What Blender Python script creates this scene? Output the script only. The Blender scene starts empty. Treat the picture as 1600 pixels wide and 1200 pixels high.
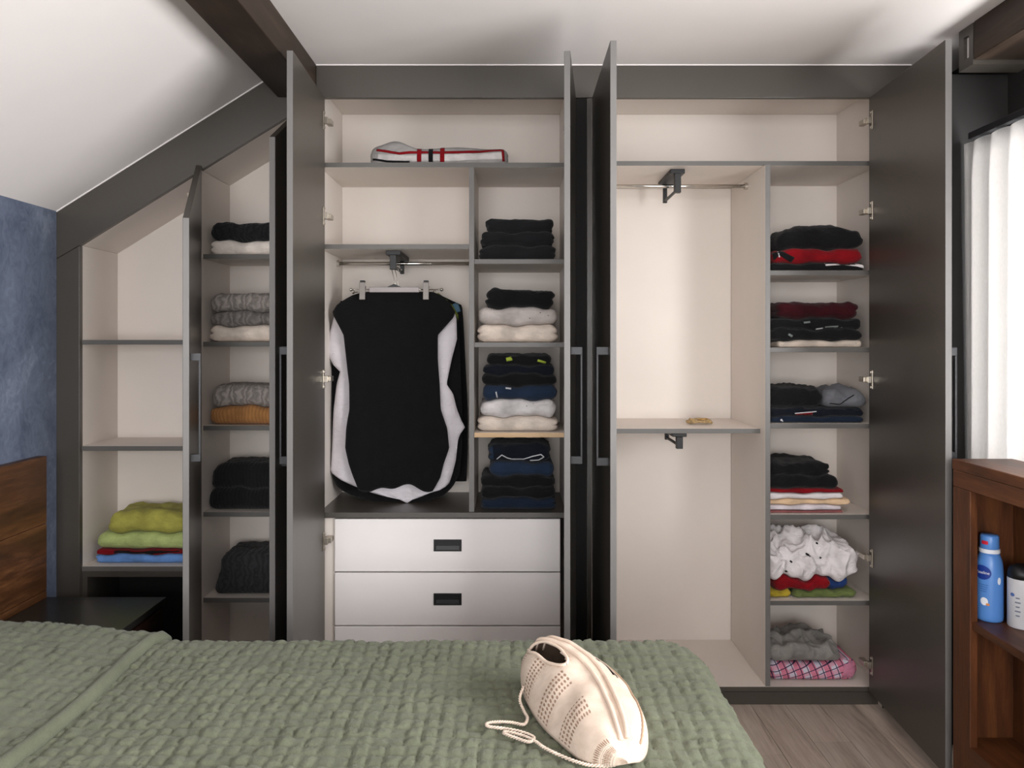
import bpy, bmesh, math, random
import numpy as np
from mathutils import Vector, noise
from mathutils.bvhtree import BVHTree

# ------------------------------------------------------------------ camera, world, lights, exposure
SC = bpy.context.scene
COL = SC.collection
F, D, CX, HY, CZ = 1200.0, 2.82, 800.0, 533.0, 1.351     # focal length (px), distance to wardrobe front, vanishing point, eye height

cam = bpy.data.cameras.new('camera')
cam.sensor_width = 36.0
cam.lens = 36.0 * F / 1600.0
cam.shift_y = -(600.0 - HY) / 1600.0
cam.clip_start = 0.05
camo = bpy.data.objects.new('camera', cam)
camo.location = (0, -D, CZ)
camo.rotation_euler = (math.pi / 2, 0, 0)
COL.objects.link(camo)
SC.camera = camo

SC.view_settings.view_transform = 'Standard'
SC.view_settings.look = 'None'
SC.view_settings.gamma = 1.0
SC.view_settings.use_curve_mapping = False
SC.view_settings.exposure = 0.0

world = bpy.data.worlds.new('sky')
SC.world = world
world.use_nodes = True
bg = world.node_tree.nodes['Background']
bg.inputs[0].default_value = (0.80, 0.88, 1.0, 1)
bg.inputs[1].default_value = 1.2


def area(name, loc, rot, sx, sy, power, col):
    l = bpy.data.lights.new(name, 'AREA')
    l.shape = 'RECTANGLE'; l.size = sx; l.size_y = sy
    l.energy = power; l.color = col
    o = bpy.data.objects.new(name, l)
    o.location = loc; o.rotation_euler = rot
    COL.objects.link(o)
    return o


# daylight through the rear and side windows, plus an added left fill
area('daylight_rear_window', (-0.25, -5.85, 1.38), (math.radians(105), 0, 0), 2.8, 1.8, 176, (1.0, 0.985, 0.975))
area('daylight_side_window', (2.02, -1.90, 1.36), (math.radians(90), 0, math.radians(90)), 3.1, 1.35, 258, (1.0, 0.99, 0.985))
area('added_left_fill', (-1.98, -3.75, 1.20), (math.radians(90), 0, math.radians(-90)), 1.5, 0.95, 30, (1.0, 0.99, 0.985))  # added fill meant to brighten the right door's inner face


# ------------------------------------------------------------------ pixel helpers (photo pixel + real depth behind the wardrobe front -> metres)
def X(px, d=0.0): return (px - CX) * (D + d) / F
def Z(py, d=0.0): return CZ + (HY - py) * (D + d) / F


# ------------------------------------------------------------------ materials
def lin(c):
    out = []
    for v in c[:3]:
        v = v / 255.0
        out.append(v / 12.92 if v <= 0.04045 else ((v + 0.055) / 1.055) ** 2.4)
    return (*out, 1.0)


class Mat:
    def __init__(s, name, rough=0.6, metal=0.0, spec=0.4):
        s.m = bpy.data.materials.new(name); s.m.use_nodes = True
        s.t = s.m.node_tree; s.n = s.t.nodes; s.l = s.t.links
        s.b = s.n['Principled BSDF']
        s.b.inputs['Roughness'].default_value = rough
        s.b.inputs['Metallic'].default_value = metal
        s.b.inputs['Specular IOR Level'].default_value = spec
        s._tc = None

    def coord(s, scale=(1, 1, 1), rot=(0, 0, 0), kind='Object'):
        if s._tc is None: s._tc = s.n.new('ShaderNodeTexCoord')
        mp = s.n.new('ShaderNodeMapping')
        mp.inputs['Scale'].default_value = scale
        mp.inputs['Rotation'].default_value = rot
        s.l.new(s._tc.outputs[kind], mp.inputs['Vector'])
        return mp.outputs[0]

    def noise(s, vec, scale, detail=3, rough=0.55, dist=0.0):
        n = s.n.new('ShaderNodeTexNoise')
        n.inputs['Scale'].default_value = scale; n.inputs['Detail'].default_value = detail
        n.inputs['Roughness'].default_value = rough; n.inputs['Distortion'].default_value = dist
        s.l.new(vec, n.inputs['Vector'])
        return n.outputs['Fac']

    def wave(s, vec, scale, dist=2.0, detail=2, dscale=1.0, direction='X', prof='SIN'):
        n = s.n.new('ShaderNodeTexWave'); n.bands_direction = direction; n.wave_profile = prof
        n.inputs['Scale'].default_value = scale; n.inputs['Distortion'].default_value = dist
        n.inputs['Detail'].default_value = detail; n.inputs['Detail Scale'].default_value = dscale
        s.l.new(vec, n.inputs['Vector'])
        return n.outputs['Fac']

    def voro(s, vec, scale, feature='F1', rnd=1.0):
        n = s.n.new('ShaderNodeTexVoronoi'); n.feature = feature
        n.inputs['Scale'].default_value = scale; n.inputs['Randomness'].default_value = rnd
        s.l.new(vec, n.inputs['Vector'])
        return n.outputs['Distance']

    def ramp(s, fac, stops, interp='LINEAR'):
        r = s.n.new('ShaderNodeValToRGB'); r.color_ramp.interpolation = interp
        e = r.color_ramp.elements
        while len(e) < len(stops): e.new(0.5)
        for k, (p, c) in enumerate(stops):
            e[k].position = p
            e[k].color = lin(c) if len(c) == 3 else c
        s.l.new(fac, r.inputs[0])
        return r.outputs[0]

    def math(s, op, a, b=None):
        n = s.n.new('ShaderNodeMath'); n.operation = op
        for k, v in enumerate((a, b)):
            if v is None: continue
            if isinstance(v, (int, float)): n.inputs[k].default_value = v
            else: s.l.new(v, n.inputs[k])
        return n.outputs[0]

    def mix(s, fac, a, b):
        n = s.n.new('ShaderNodeMix'); n.data_type = 'RGBA'
        for sock, v in ((n.inputs[0], fac), (n.inputs[6], a), (n.inputs[7], b)):
            if isinstance(v, (int, float)): sock.default_value = v
            elif isinstance(v, tuple): sock.default_value = lin(v)
            else: s.l.new(v, sock)
        return n.outputs[2]

    def color(s, c):
        if isinstance(c, tuple): s.b.inputs['Base Color'].default_value = lin(c)
        else: s.l.new(c, s.b.inputs['Base Color'])
        return s

    def bump(s, h, strength=0.3, dist=0.002):
        n = s.n.new('ShaderNodeBump')
        n.inputs['Strength'].default_value = strength; n.inputs['Distance'].default_value = dist
        s.l.new(h, n.inputs['Height'])
        s.l.new(n.outputs[0], s.b.inputs['Normal'])
        return s


def sc(c, k): return tuple(max(0, min(255, v * k)) for v in c)


def plain(name, c, rough=0.6, metal=0.0, var=0.05, vs=5, bump=0.0, bs=300, spec=0.4):
    m = Mat(name, rough, metal, spec)
    v = m.coord()
    f = m.noise(v, vs, 3)
    m.color(m.ramp(f, [(0.3, sc(c, 1 - var)), (0.7, sc(c, 1 + var))]))
    if bump: m.bump(m.noise(v, bs, 2), bump, 0.001)
    return m.m


def fabric(name, c, kind='cotton', var=0.12):
    m = Mat(name, 0.95, 0, 0.15)
    m.b.inputs['Sheen Weight'].default_value = 0.08
    v = m.coord()
    f = m.noise(v, 14, 4)
    base = m.ramp(f, [(0.3, sc(c, 1 - var)), (0.7, sc(c, 1 + var))])
    if kind == 'cotton':
        m.color(base)
        h = m.math('ADD', m.math('MULTIPLY', m.noise(m.coord((1, 1, 2.2)), 26, 4, 0.6, 0.8), 1.0), m.math('MULTIPLY', m.noise(v, 500, 2), 0.08))
        m.bump(h, 0.55, 0.010)
    elif kind == 'knit':
        w = m.wave(m.coord(), 24, 5.0, 2, 0.7, 'X')
        w2 = m.wave(m.coord(), 90, 2.5, 2, 1.5, 'Z')
        h = m.math('ADD', m.math('MULTIPLY', w, 0.7), m.math('MULTIPLY', w2, 0.3))
        m.color(m.mix(m.math('MULTIPLY', h, 0.45), base, sc(c, 0.62)))
        m.bump(h, 0.6, 0.004)
    elif kind == 'cable':
        vv = m.coord((1, 1, 1))
        w = m.wave(vv, 13, 9.0, 2, 2.2, 'X')
        n2 = m.voro(vv, 85, 'SMOOTH_F1')
        h = m.math('ADD', m.math('MULTIPLY', w, 0.6), m.math('MULTIPLY', n2, 0.8))
        m.color(m.mix(m.math('MULTIPLY', w, 0.55), sc(c, 1.12), sc(c, 0.62)))
        m.bump(h, 0.8, 0.006)
    elif kind == 'denim':
        w = m.wave(m.coord((1, 1, 1), (0, 0.7, 0)), 420, 1.0, 1, 1, 'X')
        m.color(m.mix(m.math('MULTIPLY', w, 0.3), base, sc(c, 1.5)))
        h = m.math('ADD', m.noise(m.coord((1, 1, 2)), 30, 4, 0.6, 0.5), m.math('MULTIPLY', w, 0.05))
        m.bump(h, 0.5, 0.009)
    elif kind == 'speckle':
        s = m.voro(v, 55)
        k = m.ramp(s, [(0.10, (1, 1, 1, 1)), (0.16, (0, 0, 0, 1))])
        g = m.ramp(m.noise(v, 9, 2), [(0.55, (0, 0, 0, 1)), (0.62, (1, 1, 1, 1))])
        m.color(m.mix(m.math('MULTIPLY', k, g), base, (28, 26, 26)))
        m.bump(m.noise(m.coord((1, 1, 2.2)), 28, 4, 0.6, 0.8), 0.5, 0.009)
    return m.m


def wood(name, dark, mid, light, axis='Y', scale=1.0, rough=0.5, spec=0.35):
    m = Mat(name, rough, 0, spec)
    st = {'X': (0.12, 1, 1), 'Y': (1, 0.12, 1), 'Z': (1, 1, 0.12)}[axis]
    v = m.coord(tuple(q * scale for q in st))
    f = m.noise(v, 14, 6, 0.62, 1.2)
    g = m.noise(v, 90, 4, 0.6, 0.4)
    h = m.math('ADD', m.math('MULTIPLY', f, 0.75), m.math('MULTIPLY', g, 0.25))
    m.color(m.ramp(h, [(0.28, dark), (0.5, mid), (0.72, light)]))
    m.bump(h, 0.2, 0.002)
    return m.m


MT = {}
MT['grey'] = plain('charcoal_laminate', (66, 61, 55), 0.36, 0, 0.03, 3, 0.0, 500, 0.8)
MT['shelfedge'] = plain('grey_shelf_edge', (92, 90, 87), 0.4, 0, 0.03, 4, 0, 300, 0.45)
MT['edge'] = plain('grey_edge_band', (106, 104, 102), 0.4, 0, 0.03, 4, 0, 300, 0.45)
MT['cream'] = plain('cream_laminate', (220, 211, 203), 0.5, 0, 0.012, 3)
MT['white'] = plain('white_laminate', (230, 225, 223), 0.5, 0, 0.01, 3)
MT['ceil'] = plain('white_plaster', (228, 222, 219), 0.9, 0, 0.012, 2, 0.05, 60)
MT['woodedge'] = wood('pale_wood_edge', (196, 160, 118), (214, 182, 142), (226, 198, 160), 'X')
MT['handle'] = plain('gunmetal_handle', (52, 52, 54), 0.4, 0.4, 0.03, 4)
MT['chrome'] = plain('chrome', (215, 212, 206), 0.18, 1.0, 0.01, 4)
MT['nickel'] = plain('nickel_hinge', (176, 168, 156), 0.3, 0.9, 0.05, 40)
MT['black'] = plain('black_plastic', (22, 22, 23), 0.45, 0, 0.05, 10)
MT['darkgap'] = plain('dark_paint_and_shade', (20, 18, 17), 0.7, 0, 0.05, 5)  # near-black; also carries the shade between the doors and above the curtain
MT['beam'] = wood('dark_stained_beam', (28, 20, 14), (48, 36, 27), (72, 57, 45), 'Y', 0.7, 0.55)
MT['walnut'] = wood('rustic_brown_wood_z', (46, 24, 11), (84, 47, 24), (116, 70, 38), 'Z', 1.0, 0.45)
MT['walnut_y'] = wood('rustic_brown_wood_y', (46, 24, 11), (84, 47, 24), (116, 70, 38), 'Y', 1.0, 0.45)
MT['headboard'] = wood('headboard_wood', (38, 22, 12), (72, 44, 24), (112, 74, 44), 'Y', 1.1, 0.42)
MT['nighttop'] = plain('black_glossy_lacquer', (34, 33, 31), 0.3, 0, 0.05, 8, 0, 300, 0.5)
MT['nightbody'] = wood('dark_brown_nightstand', (24, 14, 9), (38, 22, 15), (54, 32, 22), 'Y', 1.0, 0.5)
MT['glass'] = None

m = Mat('blue_limewash', 0.85, 0, 0.2)
v = m.coord((1, 1, 0.7))
f = m.math('ADD', m.math('MULTIPLY', m.noise(v, 3.5, 6, 0.65, 1.0), 0.6), m.math('MULTIPLY', m.noise(v, 22, 5, 0.7, 2.0), 0.4))
m.color(m.ramp(f, [(0.32, (72, 80, 98)), (0.52, (98, 106, 124)), (0.72, (132, 139, 156))]))
m.bump(f, 0.2, 0.004)
MT['blue'] = m.m

# window pane: mostly clear
m = Mat('window_pane', 0.02)
for n in list(m.n):
    if n.type == 'BSDF_PRINCIPLED': m.n.remove(n)
tr = m.n.new('ShaderNodeBsdfTransparent'); gl = m.n.new('ShaderNodeBsdfGlossy'); mx = m.n.new('ShaderNodeMixShader')
gl.inputs['Roughness'].default_value = 0.02
mx.inputs[0].default_value = 0.06
m.l.new(tr.outputs[0], mx.inputs[1]); m.l.new(gl.outputs[0], mx.inputs[2])
m.l.new(mx.outputs[0], m.n['Material Output'].inputs[0])
MT['glass'] = m.m

# sheer curtain
m = Mat('white_sheer_curtain', 0.95)
for n in list(m.n):
    if n.type == 'BSDF_PRINCIPLED': m.n.remove(n)
df = m.n.new('ShaderNodeBsdfDiffuse'); tl = m.n.new('ShaderNodeBsdfTranslucent'); mx = m.n.new('ShaderNodeMixShader')
wv = m.noise(m.coord((1, 1, 0.2)), 400, 2)
cc = m.ramp(wv, [(0.2, (240, 238, 236)), (0.8, (250, 249, 248))])
m.l.new(cc, df.inputs[0]); m.l.new(cc, tl.inputs[0])
mx.inputs[0].default_value = 0.24
m.l.new(df.outputs[0], mx.inputs[1]); m.l.new(tl.outputs[0], mx.inputs[2])
m.l.new(mx.outputs[0], m.n['Material Output'].inputs[0])
MT['curtain'] = m.m

# quilt
m = Mat('sage_quilt', 0.95, 0, 0.1)
m.b.inputs['Sheen Weight'].default_value = 0.15
v = m.coord()
f = m.noise(v, 7, 4)
m.color(m.ramp(f, [(0.3, (92, 96, 78)), (0.7, (105, 109, 90))]))
w = m.noise(v, 110, 3, 0.6, 2.2)
m.bump(m.math('ADD', w, m.math('MULTIPLY', m.noise(v, 700, 2), 0.1)), 0.45, 0.004)
MT['quilt'] = m.m

# floor planks
def plank_mat(k):
    m = Mat('laminate_plank_%d' % k, 0.45, 0, 0.4)
    v = m.coord((1, 0.08, 1))
    f = m.noise(v, 16, 7, 0.65, 1.6)
    g = m.noise(v, 120, 4, 0.6, 0.6)
    h = m.math('ADD', m.math('MULTIPLY', f, 0.7), m.math('MULTIPLY', g, 0.3))
    b = [1.0, 0.93, 1.07, 0.98][k]
    m.color(m.ramp(h, [(0.25, sc((112, 97, 86), b)), (0.48, sc((184, 168, 155), b)), (0.75, sc((216, 204, 192), b))]))
    m.bump(h, 0.15, 0.001)
    return m.m
PLANKS = [plank_mat(k) for k in range(4)]


# ------------------------------------------------------------------ object helpers
def tag(o, label=None, cat=None, group=None, kind=None):
    if label: o['label'] = label
    if cat: o['category'] = cat
    if group: o['group'] = group
    if kind: o['kind'] = kind
    return o


def thing(name, label, cat, loc, group=None):
    o = bpy.data.objects.new(name, None)
    o.empty_display_size = 0.1
    o.location = loc
    COL.objects.link(o)
    return tag(o, label, cat, group)


def wloc(o):
    p = Vector((0, 0, 0))
    while o is not None:
        p += o.location; o = o.parent
    return p


def mk(name, verts, faces, mats, parent=None, smooth=False, fmat=None, bevel=0.0):
    """one mesh object from WORLD coordinates; its origin is its parent's (or its own base centre)"""
    V = np.asarray(verts, dtype=float)
    if parent is not None:
        org = np.array(wloc(parent)); loc = (0, 0, 0)
    else:
        lo, hi = V.min(0), V.max(0)
        org = np.array([(lo[0] + hi[0]) / 2, (lo[1] + hi[1]) / 2, lo[2]]); loc = tuple(org)
    me = bpy.data.meshes.new(name)
    me.from_pydata((V - org).tolist(), [], [tuple(int(i) for i in f) for f in faces])
    if not isinstance(mats, (list, tuple)): mats = [mats]
    for mm in mats: me.materials.append(mm)
    if fmat is not None: me.polygons.foreach_set('material_index', fmat)
    if smooth: me.polygons.foreach_set('use_smooth', [True] * len(me.polygons))
    me.validate(); me.update()
    o = bpy.data.objects.new(name, me)
    o.location = loc
    COL.objects.link(o)
    if parent is not None: o.parent = parent
    if bevel:
        b = o.modifiers.new('bevel', 'BEVEL'); b.width = bevel; b.segments = 2; b.limit_method = 'ANGLE'
    return o


BF = [(0, 3, 2, 1), (4, 5, 6, 7), (0, 1, 5, 4), (1, 2, 6, 5), (2, 3, 7, 6), (3, 0, 4, 7)]   # face 2 = front (-y)
def bxv(x0, x1, y0, y1, z0, z1):
    return [(x0, y0, z0), (x1, y0, z0), (x1, y1, z0), (x0, y1, z0), (x0, y0, z1), (x1, y0, z1), (x1, y1, z1), (x0, y1, z1)]


def box(name, x0, x1, y0, y1, z0, z1, mat, parent=None, front=None, bevel=0.0012):
    x0, x1 = sorted((x0, x1)); y0, y1 = sorted((y0, y1)); z0, z1 = sorted((z0, z1))
    if front is not None:
        return mk(name, bxv(x0, x1, y0, y1, z0, z1), BF, [mat, front], parent, fmat=[0, 0, 1, 0, 0, 0], bevel=bevel)
    return mk(name, bxv(x0, x1, y0, y1, z0, z1), BF, mat, parent, bevel=bevel)


def prism(name, poly, y0, y1, mat, parent=None, front=None, bevel=0.001, axis='Y'):
    """poly in (x,z) listed anticlockwise seen from the room (-y side)"""
    n = len(poly)
    if axis == 'Y':
        V = [(x, y0, z) for x, z in poly] + [(x, y1, z) for x, z in poly]
    else:
        V = [(y0, x, z) for x, z in poly] + [(y1, x, z) for x, z in poly]
    Fs = [tuple(range(n)), tuple(range(2 * n - 1, n - 1, -1))]
    Fs += [(i, i + n, (i + 1) % n + n, (i + 1) % n) for i in range(n)]
    if front is not None:
        return mk(name, V, Fs, [mat, front], parent, fmat=[1] + [0] * (n + 1), bevel=bevel)
    return mk(name, V, Fs, mat, parent, bevel=bevel)


class MB:
    """collects shapes that together are ONE piece"""
    def __init__(s): s.v = []; s.f = []
    def add(s, V, Fs):
        b = len(s.v); s.v += [tuple(p) for p in V]; s.f += [tuple(i + b for i in q) for q in Fs]
    def box(s, x0, x1, y0, y1, z0, z1): s.add(bxv(x0, x1, y0, y1, z0, z1), BF)
    def tube(s, pts, r, n=8, cap=True, flat=None):
        pts = [Vector(p) for p in pts]
        V = []; up0 = None
        for i, p in enumerate(pts):
            t = (pts[min(i + 1, len(pts) - 1)] - pts[max(i - 1, 0)]).normalized()
            if up0 is None:
                up0 = Vector((0, 0, 1)) if abs(t.z) < 0.9 else Vector((0, 1, 0))
            a = t.cross(up0)
            if a.length < 1e-5: a = t.cross(Vector((1, 0.1, 0)))
            a.normalize(); b = a.cross(t).normalized(); up0 = b
            rr = r[i] if isinstance(r, (list, tuple)) else r
            for k in range(n):
                q = 2 * math.pi * k / n
                V.append(p + a * (math.cos(q) * rr) + b * (math.sin(q) * rr * (flat or 1)))
        Fs = []
        for i in range(len(pts) - 1):
            for k in range(n):
                k2 = (k + 1) % n
                Fs.append((i * n + k, i * n + k2, (i + 1) * n + k2, (i + 1) * n + k))
        if cap:
            Fs.append(tuple(range(n - 1, -1, -1))); Fs.append(tuple(range((len(pts) - 1) * n, len(pts) * n)))
        s.add(V, Fs)
    def lathe(s, prof, c, n=24, axis='Z'):
        V = []
        for r, h in prof:
            for k in range(n):
                q = 2 * math.pi * k / n
                a, b = r * math.cos(q), r * math.sin(q)
                V.append((c[0] + a, c[1] + b, c[2] + h) if axis == 'Z' else ((c[0] + a, c[1] + h, c[2] + b) if axis == 'Y' else (c[0] + h, c[1] + a, c[2] + b)))
        Fs = []
        for i in range(len(prof) - 1):
            for k in range(n):
                k2 = (k + 1) % n
                Fs.append((i * n + k, i * n + k2, (i + 1) * n + k2, (i + 1) * n + k))
        Fs.append(tuple(range(n - 1, -1, -1))); Fs.append(tuple(range((len(prof) - 1) * n, len(prof) * n)))
        s.add(V, Fs)
    def build(s, name, mat, parent=None, smooth=False, bevel=0.0):
        return mk(name, s.v, s.f, mat, parent, smooth, None, bevel)


def spline(pts, n=6):
    """Catmull-Rom through the points"""
    P = [Vector(p) for p in pts]; P = [P[0] * 2 - P[1]] + P + [P[-1] * 2 - P[-2]]
    out = []
    for i in range(1, len(P) - 2):
        for k in range(n):
            t = k / n
            a, b, c, d = P[i - 1], P[i], P[i + 1], P[i + 2]
            out.append(0.5 * ((2 * b) + (c - a) * t + (2 * a - 5 * b + 4 * c - d) * t * t + (3 * b - a - 3 * c + d) * t ** 3))
    out.append(P[-2])
    return out


def wall_hole(name, axis, p0, p1, a0, a1, z0, z1, ha0, ha1, hz0, hz1, mat):
    """a wall slab with one rectangular opening; axis 'X': slab between x=p0..p1 running along y"""
    outer = [(a0, z0), (a1, z0), (a1, z1), (a0, z1)]; inner = [(ha0, hz0), (ha1, hz0), (ha1, hz1), (ha0, hz1)]
    V = []
    for p in (p0, p1):
        for a, z in outer + inner:
            V.append((p, a, z) if axis == 'X' else (a, p, z))
    Fs = []
    for s in (0, 8):
        for i in range(4):
            j = (i + 1) % 4
            q = (s + i, s + j, s + 4 + j, s + 4 + i)
            Fs.append(q if s == 0 else q[::-1])
    for i in range(4):
        j = (i + 1) % 4
        Fs.append((i, i + 8, j + 8, j)); Fs.append((4 + i, 4 + j, 12 + j, 12 + i))
    o = mk(name, V, Fs, mat)
    bm = bmesh.new(); bm.from_mesh(o.data); bmesh.ops.recalc_face_normals(bm, faces=bm.faces); bm.to_mesh(o.data); bm.free()
    return tag(o, kind='structure')


# ------------------------------------------------------------------ the room
XL = X(88)                       # left wall
XR = 1.66                        # window wall
ZC = Z(101)                      # flat ceiling
YB = -5.5                        # rear wall
S = D / F
slope_x = lambda z_px: None
floor = tag(box('floor', XL - 0.1, XR + 0.2, YB - 0.1, 0.62, -0.12, -0.012, MT['darkgap'], bevel=0), kind='structure')
rnd = random.Random(5)
pw = 0.128; plank_mesh = {}
x = XL; k = 0
while x < XR - 0.01:
    x2 = min(x + pw, XR)
    y = 0.06 - rnd.uniform(0, 1.0)
    ys = [0.06]
    while y > YB + 0.1:
        if ys[-1] - y > 0.15: ys.append(y)
        y -= 1.25
    ys.append(YB)
    for a, b in zip(ys[:-1], ys[1:]):
        o = mk('plank', bxv(x + 0.0007, x2 - 0.0007, b + 0.0007, a - 0.0007, -0.012, 0.0), BF, PLANKS[rnd.randrange(4)], floor, bevel=0.0008)
    x = x2

wall_hole('wall_left', 'X', XL - 0.1, XL, YB, 0.6, 0, Z(330), -4.5, -3.0, 0.72, 1.66, MT['blue'])  # opening made for the added left fill light
tag(box('wall_far', XL - 0.1, XR + 0.1, 0.5, 0.6, 0, ZC + 0.1, MT['ceil'], bevel=0), kind='structure')
wall_hole('wall_right', 'X', XR, XR + 0.16, YB, 0.5, 0, ZC, -3.45, -0.36, 0.70, 2.02, MT['darkgap'])  # dark wall; the shade above the curtain is in its colour too
wall_hole('wall_rear', 'Y', YB - 0.16, YB, XL - 0.1, XR + 0.1, 0, ZC + 0.1, -1.50, 1.40, 0.45, 2.25, MT['ceil'])
# flat and sloped ceiling
XK = X(452)
tag(box('ceiling', XK, XR + 0.16, YB - 0.16, 0.6, ZC, ZC + 0.12, MT['ceil'], bevel=0), kind='structure')
tag(prism('ceiling_slope', [(XL - 0.1, Z(330) - 0.063), (XK, ZC), (XK, ZC + 0.12), (XL - 0.1, Z(330) + 0.06)], YB - 0.16, 0.6, MT['ceil'], bevel=0), kind='structure')

def window_frame(name, axis, p, a0, a1, z0, z1, nmull):
    w = 0.05
    mb = MB()
    def b(a, a2, z, z2):
        if axis == 'X': mb.box(p, p + 0.05, a, a2, z, z2)
        else: mb.box(a, a2, p, p + 0.05, z, z2)
    b(a0, a1, z0, z0 + w); b(a0, a1, z1 - w, z1); b(a0, a0 + w, z0 + w, z1 - w); b(a1 - w, a1, z0 + w, z1 - w)
    for i in range(nmull):
        c = a0 + (a1 - a0) * (i + 1) / (nmull + 1)
        b(c - w / 2, c + w / 2, z0 + w, z1 - w)
    o = tag(mb.build(name, MT['black']), kind='structure')
    for i in range(nmull + 1):
        q0 = a0 + (a1 - a0) * i / (nmull + 1) + w * 0.6; q1 = a0 + (a1 - a0) * (i + 1) / (nmull + 1) - w * 0.6
        if axis == 'X': box('pane', p + 0.022, p + 0.028, q0, q1, z0 + w, z1 - w, MT['glass'], o, bevel=0)
        else: box('pane', q0, q1, p + 0.022, p + 0.028, z0 + w, z1 - w, MT['glass'], o, bevel=0)
window_frame('window_1', 'X', XR + 0.08, -3.45, -0.36, 0.70, 2.02, 2)
window_frame('window_2', 'Y', YB - 0.12, -1.50, 1.40, 0.45, 2.25, 2)
window_frame('added_fill_window', 'X', XL - 0.09, -4.5, -3.0, 0.72, 1.66, 1)  # added window, set around the left fill light

# ceiling beams
zb = Z(152.5)
tag(prism('trim_1', [(X(435), zb), (X(494), zb), (X(494), ZC), (X(452), ZC), (X(411), Z(126.5))], YB, -0.0015, MT['beam'], bevel=0.003), kind='structure')
tag(box('trim_2', X(1424), XR, YB, -0.38, zb, ZC, MT['beam'], bevel=0.003), kind='structure')

# fascias, stile, plinth around the wardrobe
tag(prism('trim_3', [(X(88), Z(404)), (X(124), Z(383)), (X(492.5), Z(155)), (X(492.5), ZC), (XK, ZC), (X(88), Z(330))], 0.0, 0.022, MT['grey']), kind='structure')
tag(prism('trim_4', [(X(88), 0.0), (X(124), 0.0), (X(124), Z(384)), (X(88), Z(405))], 0.0, 0.022, MT['grey']), kind='structure')
tag(box('trim_5', X(494), X(1424), 0.0, 0.022, zb, ZC - 0.0035, MT['grey']), kind='structure')
tag(box('trim_6', X(494), X(1424), -0.003, 0.012, ZC - 0.0035, ZC, MT['white'], bevel=0), kind='structure')
# white sealant bead along the slope
ux, uz = XK - XL, ZC - Z(330)
L = math.hypot(ux, uz); nx_, nz_ = uz / L * 0.004, -ux / L * 0.004
tag(prism('trim_7', [(XL, Z(330)), (XL + nx_, Z(330) + nz_), (X(411) + nx_, Z(127) + nz_), (X(411), Z(127))], -0.003, 0.0, MT['white'], bevel=0), kind='structure')
tag(box('trim_8', X(492), X(1424), 0.035, 0.05, 0.0, Z(1081, 0.035), MT['grey']), kind='structure')
# dark clad pillar between wardrobe and window wall, with its slotted head
tag(box('trim_9', X(1424), XR, -0.25, 0.022, 0.0, zb - 0.001, MT['darkgap']), kind='structure')
mb = MB()
xh = X(1424); z0, z1 = Z(101, -0.377), ZC - 0.002
z0 = 2.232
mb.box(xh, XR, -0.377, -0.30, z0, z0 + 0.03); mb.box(xh, XR, -0.377, -0.30, z1 - 0.03, z1)
mb.box(xh, XR, -0.377, -0.355, z0 + 0.03, z1 - 0.03); mb.box(xh, XR, -0.325, -0.30, z0 + 0.03, z1 - 0.03)
tag(mb.build('trim_10', MT['grey']), kind='structure')
tag(box('trim_11', xh + 0.012, XR, -0.355, -0.325, z0 + 0.03, z1 - 0.03, MT['white'], bevel=0), kind='structure')


# ------------------------------------------------------------------ wardrobe
TH = 0.018
G, CR = MT['grey'], MT['cream']
CF = 0.006                       # carcass front

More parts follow.
